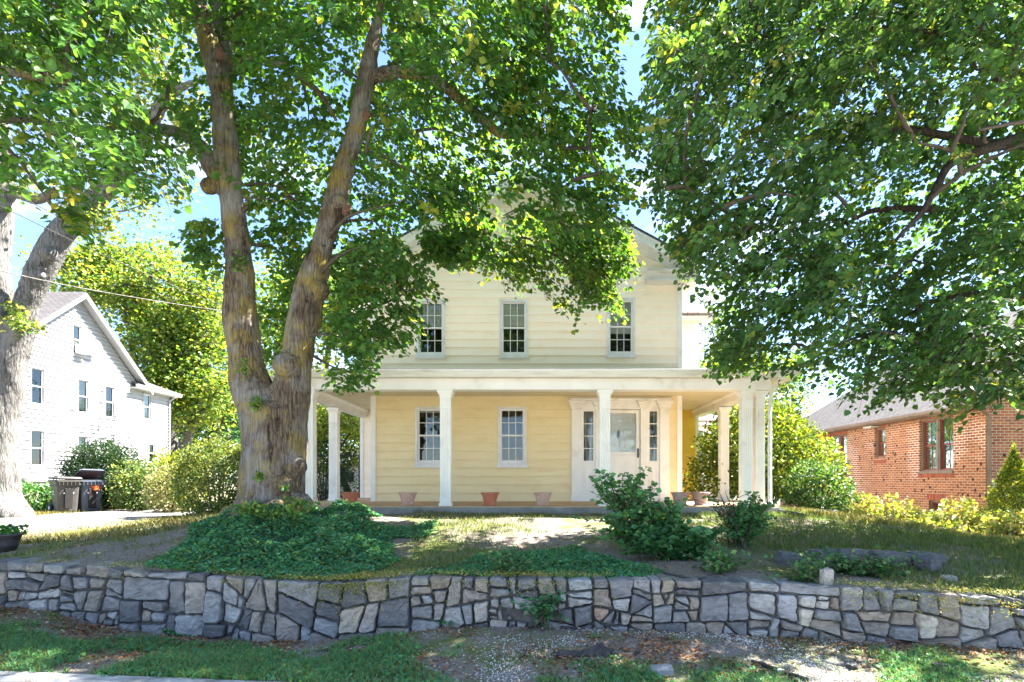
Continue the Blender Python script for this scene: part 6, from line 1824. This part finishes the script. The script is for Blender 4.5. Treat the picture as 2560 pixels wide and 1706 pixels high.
rock('stone_block', 'grey paving block cut off by the bottom edge', 1653, 1706, 4.86, (.18, .12, .09), pm('paver', (.26, .265, .28, 1), (.2, .205, .22, 1), scale=8, rough=.9, bump=.3), 3, 10, None, .45)
rock('dark_stone', 'small black stone near the bottom edge, right of the paving block', 2130, 1692, 4.95, (.07, .06, .06), M['rubber'], 20, 11)
rock('dark_stone', 'larger black stone cut by the bottom edge far right', 2345, 1705, 4.9, (.12, .09, .07), M['rubber'], 0, 12)
rock('pale_rock', 'little grey stone at the bottom edge beside the black edging', 1950, 1702, 4.85, (.06, .05, .05), M['rock_pale'], 0, 13)
rock('dark_stone', 'grey stone lying in front of the dark bush by the drain', 2080, 1312, 11.2, (.20, .16, .14), M['rock'], 0, 14)

def rag(name, label, pts, h, seed):
    """crumpled sheet of black landscape fabric"""
    rr = random.Random(seed); mb = MB(); n = len(pts); rows = 5
    for (px, py, wd) in pts:
        Y = CZ * F / (py - CY); x = sx(px, Y)
        for k in range(rows):
            t = k / (rows - 1)
            yy = Y + (t - .5) * wd
            mb.v.append((x + rr.gauss(0, .012), yy, float(ground_z(x, yy)) + .008 + h * math.sin(math.pi * t) * rr.uniform(.3, 1.2)))
    for i in range(n - 1):
        for k in range(rows - 1):
            a = i * rows + k; mb.f.append((a, a + rows, a + rows + 1, a + 1)); mb.col.append(None)
    return tag(mb.build(name, pm(name + str(seed), (.028, .024, .026, 1), (.045, .04, .042, 1), scale=20, rough=.75)), label, 'fabric', 'scraps of landscape fabric')
rag('fabric_scrap', 'largest crumpled black fabric scrap on the gravel near the bottom edge', [(1392, 1664, .03), (1404, 1658, .10), (1425, 1656, .12), (1450, 1659, .08), (1480, 1655, .14), (1500, 1650, .22), (1512, 1655, .2), (1530, 1657, .05)], .05, 1)
rag('fabric_scrap', 'thin black fabric strip right of the largest scrap', [(1530, 1675, .02), (1560, 1668, .04), (1590, 1660, .05), (1602, 1657, .02)], .02, 2)
rag('fabric_scrap', 'torn black fabric lying at the foot of the wall', [(1655, 1580, .03), (1675, 1585, .07), (1710, 1596, .08), (1745, 1600, .06), (1765, 1598, .03)], .03, 3)
rag('fabric_scrap', 'narrow black fabric edge between weeds left of the middle', [(1318, 1606, .04), (1350, 1596, .08), (1400, 1600, .05), (1440, 1606, .03)], .02, 4)
hz_ = MB(); pts = []
for (px, py) in ((1880, 1672), (1915, 1683), (1945, 1694), (1985, 1703), (2020, 1712)):
    Y = CZ * F / (py - CY); q = Vector((sx(px, Y), Y, 0)); q.z = float(ground_z(q.x, q.y)) + .02; pts.append(q)
hz_.tube(smooth_path([(q, .02) for q in pts], .05)[0], .016, 7)
tag(hz_.build('garden_edging', M['rubber']), 'black garden edging pipe half buried near the bottom edge', 'edging')

# flower tub at the left edge
def tub():
    p = P(-32, 1392, 8.0); z = float(ground_z(p.x, 8.0))
    r = thing('flower_tub', 'dark plastic flower tub with pansies at the left edge', 'flower tub', (p.x, 8.0, z))
    plast = pm('dark_tub_plastic', lin(78, 72, 74), lin(64, 60, 62), scale=4, rough=.5)
    mb = MB(); a, b = .42, .21
    prof = [(.80, 0), (.86, .12), (.89, .14), (.88, .17), (.97, .345), (1.02, .35), (1.03, .395), (.99, .40), (.94, .37), (.9, .33)]
    n = 36
    for (k, h) in prof:
        for i in range(n):
            t = 2 * math.pi * i / n; c, s_ = math.cos(t), math.sin(t)
            mb.v.append((a * k * math.copysign(abs(c) ** .75, c), b * k * math.copysign(abs(s_) ** .75, s_), h * .62))
    for j in range(len(prof) - 1):
        for i in range(n): mb.f.append((j * n + i, j * n + (i + 1) % n, (j + 1) * n + (i + 1) % n, (j + 1) * n + i)); mb.col.append(None)
    mb.f.append(tuple(reversed(range(n)))); mb.col.append(None)
    mb.build('tub', plast, r, False, True)
    sb = MB(); sb.lathe([(0.001, .21), (.9, .21)], n=24); so_ = sb.build('soil', M['soil'], r, False); so_.scale = (a * .9, b * .9, 1)
    n = 700
    B = np.stack([rng.uniform(-.9, .9, n) * a, rng.uniform(-.9, .9, n) * b, .225 + rng.uniform(0, .11, n)], 1) + np.array([p.x, 8.0, z])
    leaves('foliage', B, rng.normal(0, 1, (n, 3)) + np.array([0, 0, .4]), nrm(rng.normal(0, .5, (n, 3)) + np.array([0, -.3, 1])), rng.uniform(.03, .055, n), pick([(.04, .17, .03), (.06, .22, .04), (.10, .24, .05)], n), M['shrub_leaf'], r)
    for i in range(16):
        fx, fy, fz = p.x + random.uniform(-.9, 1.1) * a, 8.0 + random.uniform(-.9, .6) * b, z + random.uniform(.31, .40)
        if i < 2: fx = p.x + (-.05 if i else .02) * a
        n = 5; ang = np.arange(n) * 2 * np.pi / n
        D = np.stack([np.cos(ang), np.zeros(n) - .15, np.sin(ang)], 1)
        col = [(.6, .38, .02)] if i < 2 else [(.04, .012, .045), (.06, .02, .05), (.03, .015, .05)]
        leaves('pansy', np.tile(np.array([[fx, fy, fz]]), (n, 1)), D, np.tile(np.array([[0, -1., .3]]), (n, 1)), np.full(n, .026), pick(col, n), M['shrub_leaf'], r, 1.1)
tub()

# wheeled bins
def bin_(px, Y, rz, mat, label, lid_open):
    p = P(px, 1288, Y); z = float(ground_z(p.x, Y)) + .03
    r = thing('wheeled_bin', label, 'bin', (p.x, Y, z), rz, 'wheeled bins by the driveway')
    H = 1.02
    mb = MB()
    def rect(w0, d0, zz, c): return [(-w0 + c, -d0, zz), (w0 - c, -d0, zz), (w0, -d0 + c, zz), (w0, d0 - c, zz), (w0 - c, d0, zz), (-w0 + c, d0, zz), (-w0, d0 - c, zz), (-w0, -d0 + c, zz)]
    secs = [(.235, .27, 0), (.25, .29, .06), (.285, .36, H - .20), (.29, .365, H - .195), (.315, .395, H - .17), (.32, .41, H - .06), (.35, .44, H - .055), (.352, .442, H), (.33, .42, H), (.31, .40, H - .1)]
    vs = [v for s in secs for v in rect(*s, .05)]
    n = 8
    mb.add(vs, [(j * n + i, j * n + (i + 1) % n, (j + 1) * n + (i + 1) % n, (j + 1) * n + i) for j in range(len(secs) - 1) for i in range(n)] + [tuple(reversed(range(n)))])
    mb.build('body', mat, r, False)
    rb = MB()
    for i in range(6): rb.box(-.26 + i * .1, -.245 + i * .1, -.46, -.415, H - .17, H - .06)
    rb.box(-.29, .29, -.455, -.415, H - .062, H - .03)
    rb.build('rim_ribs', mat, r, False)
    fb = MB(); fb.cbox(-.11, .11, -.352, -.318, .14, .78, .02); fb.build('front_dark_slab', M['dark'], r, False).rotation_euler = (R(4.6), 0, 0)  # raised near-black slab, a hollow's darkness put into colour
    bar = MB(); bar.tube([(-.13, -.375, .60), (.13, -.375, .60)], .016, 8); bar.build('catch_bar', M['trim_grey'], r, False)
    for s in (-1, 1):
        wb = MB(); wb.lathe([(.03, -.035), (.14, -.035), (.155, -.02), (.155, .02), (.14, .035), (.03, .035)], (s * .30, .33, .155 - .03), 20, 'x'); wl_ = wb.build('wheel', M['rubber'], r, False, True)
        hb = MB(); hb.lathe([(0, -.045), (.05, -.045), (.06, -.036), (.06, .036), (.05, .045), (0, .045)], (s * .30, .33, .125), 14, 'x'); hb.build('hub', M['trim_grey'], wl_, False)
    ld = MB(); ang = lid_open
    q = rect(.36, .45, 0, .06); q2 = rect(.33, .41, .05, .06)
    ld.add(q + q2, [(i, (i + 1) % 8, 8 + (i + 1) % 8, 8 + i) for i in range(8)] + [tuple(range(8, 16)), tuple(reversed(range(8)))])
    ld.v = [(x, y - .43, z_) for x, y, z_ in ld.v]
    l = ld.build('lid', mat, r, False); l.location = (0, .43, H + .012); l.rotation_euler = (-R(ang), R(2), 0)
    # moulded emblem and a line of lettering too worn to read
    em = MB()
    for s in (-1, 1): em.add([(0, 0, 0), (s * .07, 0, .045), (s * .075, 0, .02), (s * .045, 0, -.01), (0, 0, -.025)], [(0, 1, 2, 3, 4)])
    for i in range(7): em.box(-.10 + i * .03, -.08 + i * .03, -.001, .001, -.085, -.06)
    e = em.build('emblem', M['trim_grey'], r, False); e.location = (-.312, -.02, H - .38); e.rotation_euler = (R(4), 0, R(-90))
    return r
bA = bin_(163, 19.0, R(52), M['bin_grey'], 'grey wheeled bin with closed lid, nearer the driveway edge', 2)
bB = bin_(222, 19.6, R(52), M['bin_blue'], 'blue-grey wheeled bin overflowing with its lid propped open', 20)
jb = P(228, 1216, 19.45)
mb = MB(); mb.cbox(jb.x - .13, jb.x + .22, 19.35, 19.65, jb.z - .15, jb.z + .03, .03); tag(mb.build('rubbish_bag', pm('orange_plastic', lin(206, 96, 52), lin(170, 66, 40), scale=9, rough=.5)), 'orange rubbish stuffed under the open lid of the blue-grey bin', 'rubbish')

# overhead wires to the house
def wire(label, ctrl, r, mat, sag=.0):
    pts = [(P(a, b, c), r) for a, b, c in ctrl]
    q, _ = smooth_path(pts, .3)
    mb = MB(); mb.tube(q, r, 5)
    tag(mb.build('overhead_wire', mat, smooth=True), label, 'wire', 'overhead wires')
GW = pm('weathered_cable', lin(120, 115, 110), lin(60, 58, 56), scale=14, rough=.7)
wire('thick pale twisted service cable, lowest of the overhead wires', [(-250, 610, 9.5), (0, 677, 10.5), (247, 729, 12), (562, 778, 14.2), (800, 800, 16.3)], .011, GW)
wire('thin black wire just above the thick pale cable', [(-250, 405, 9.5), (0, 515, 10.5), (192, 608, 11.4), (378, 690, 12.4), (560, 765, 13.9), (760, 815, 16.3)], .0075, M['black'])
wire('highest thin black wire passing through the left leaves', [(-250, 335, 9.0), (0, 467, 9.8), (228, 583, 11.2), (400, 670, 12.4), (640, 770, 15), (760, 812, 16.3)], .006, M['black'])

# chain-link fence panel behind the left porch
fz = thing('chain_link_fence', 'black posted chain-link fence beyond the left porch', 'fence', (sx(850, 18), 18, .7))
mb = MB(); zz = .55
xa, xb = sx(760, 18), sx(899, 18)
for x in (xa, xb):
    mb = MB(); mb.tube([(x, 18, zz), (x, 18, 2.35)], .035, 8); mb.build('post', M['black'], fz)
mb = MB(); mb.tube([(xa, 18, 2.32), (xb, 18, 2.32)], .02, 6); mb.build('rail', M['black'], fz)
mb = MB()
nx = 22
for i in range(-18, nx + 1):
    for s in (1, -1):
        x0 = xa + (xb - xa) * i / nx
        p0 = Vector((x0, 18, zz + .1)); p1 = Vector((x0 + s * 2.2, 18, 2.3))
        if s < 0: p0.x += 2.2 * 0
        t0, t1 = 0, 1
        dx = p1.x - p0.x
        ta, tb = (xa - p0.x) / dx, (xb - p0.x) / dx
        t0, t1 = max(0, min(ta, tb)), min(1, max(ta, tb))
        if t1 - t0 > .02: mb.tube([p0.lerp(p1, t0), p0.lerp(p1, t1)], .0025, 3, False)
mb.build('mesh', M['black'], fz)
shd = thing('garden_shed', 'white shed wall glimpsed behind the left porch', 'shed', (sx(880, 28), 28, .6))
mb = MB(); clap(mb, ptx(28), lambda z: (-11.5, -7.2), .5, 2.35, .14, []); mb.build('wall', M['white_siding'], shd)
roofslab(shd, 'roof', [(-11.8, 27.6, 2.35), (-7, 27.6, 2.35), (-7, 30, 3.1), (-11.8, 30, 3.1)], .08, M['shingle'], (1, 0, 0))
mb = MB(); mb.box(-9.1, -8.5, 27.93, 27.99, 1.5, 1.95); mb.build('window', M['dark'], shd)
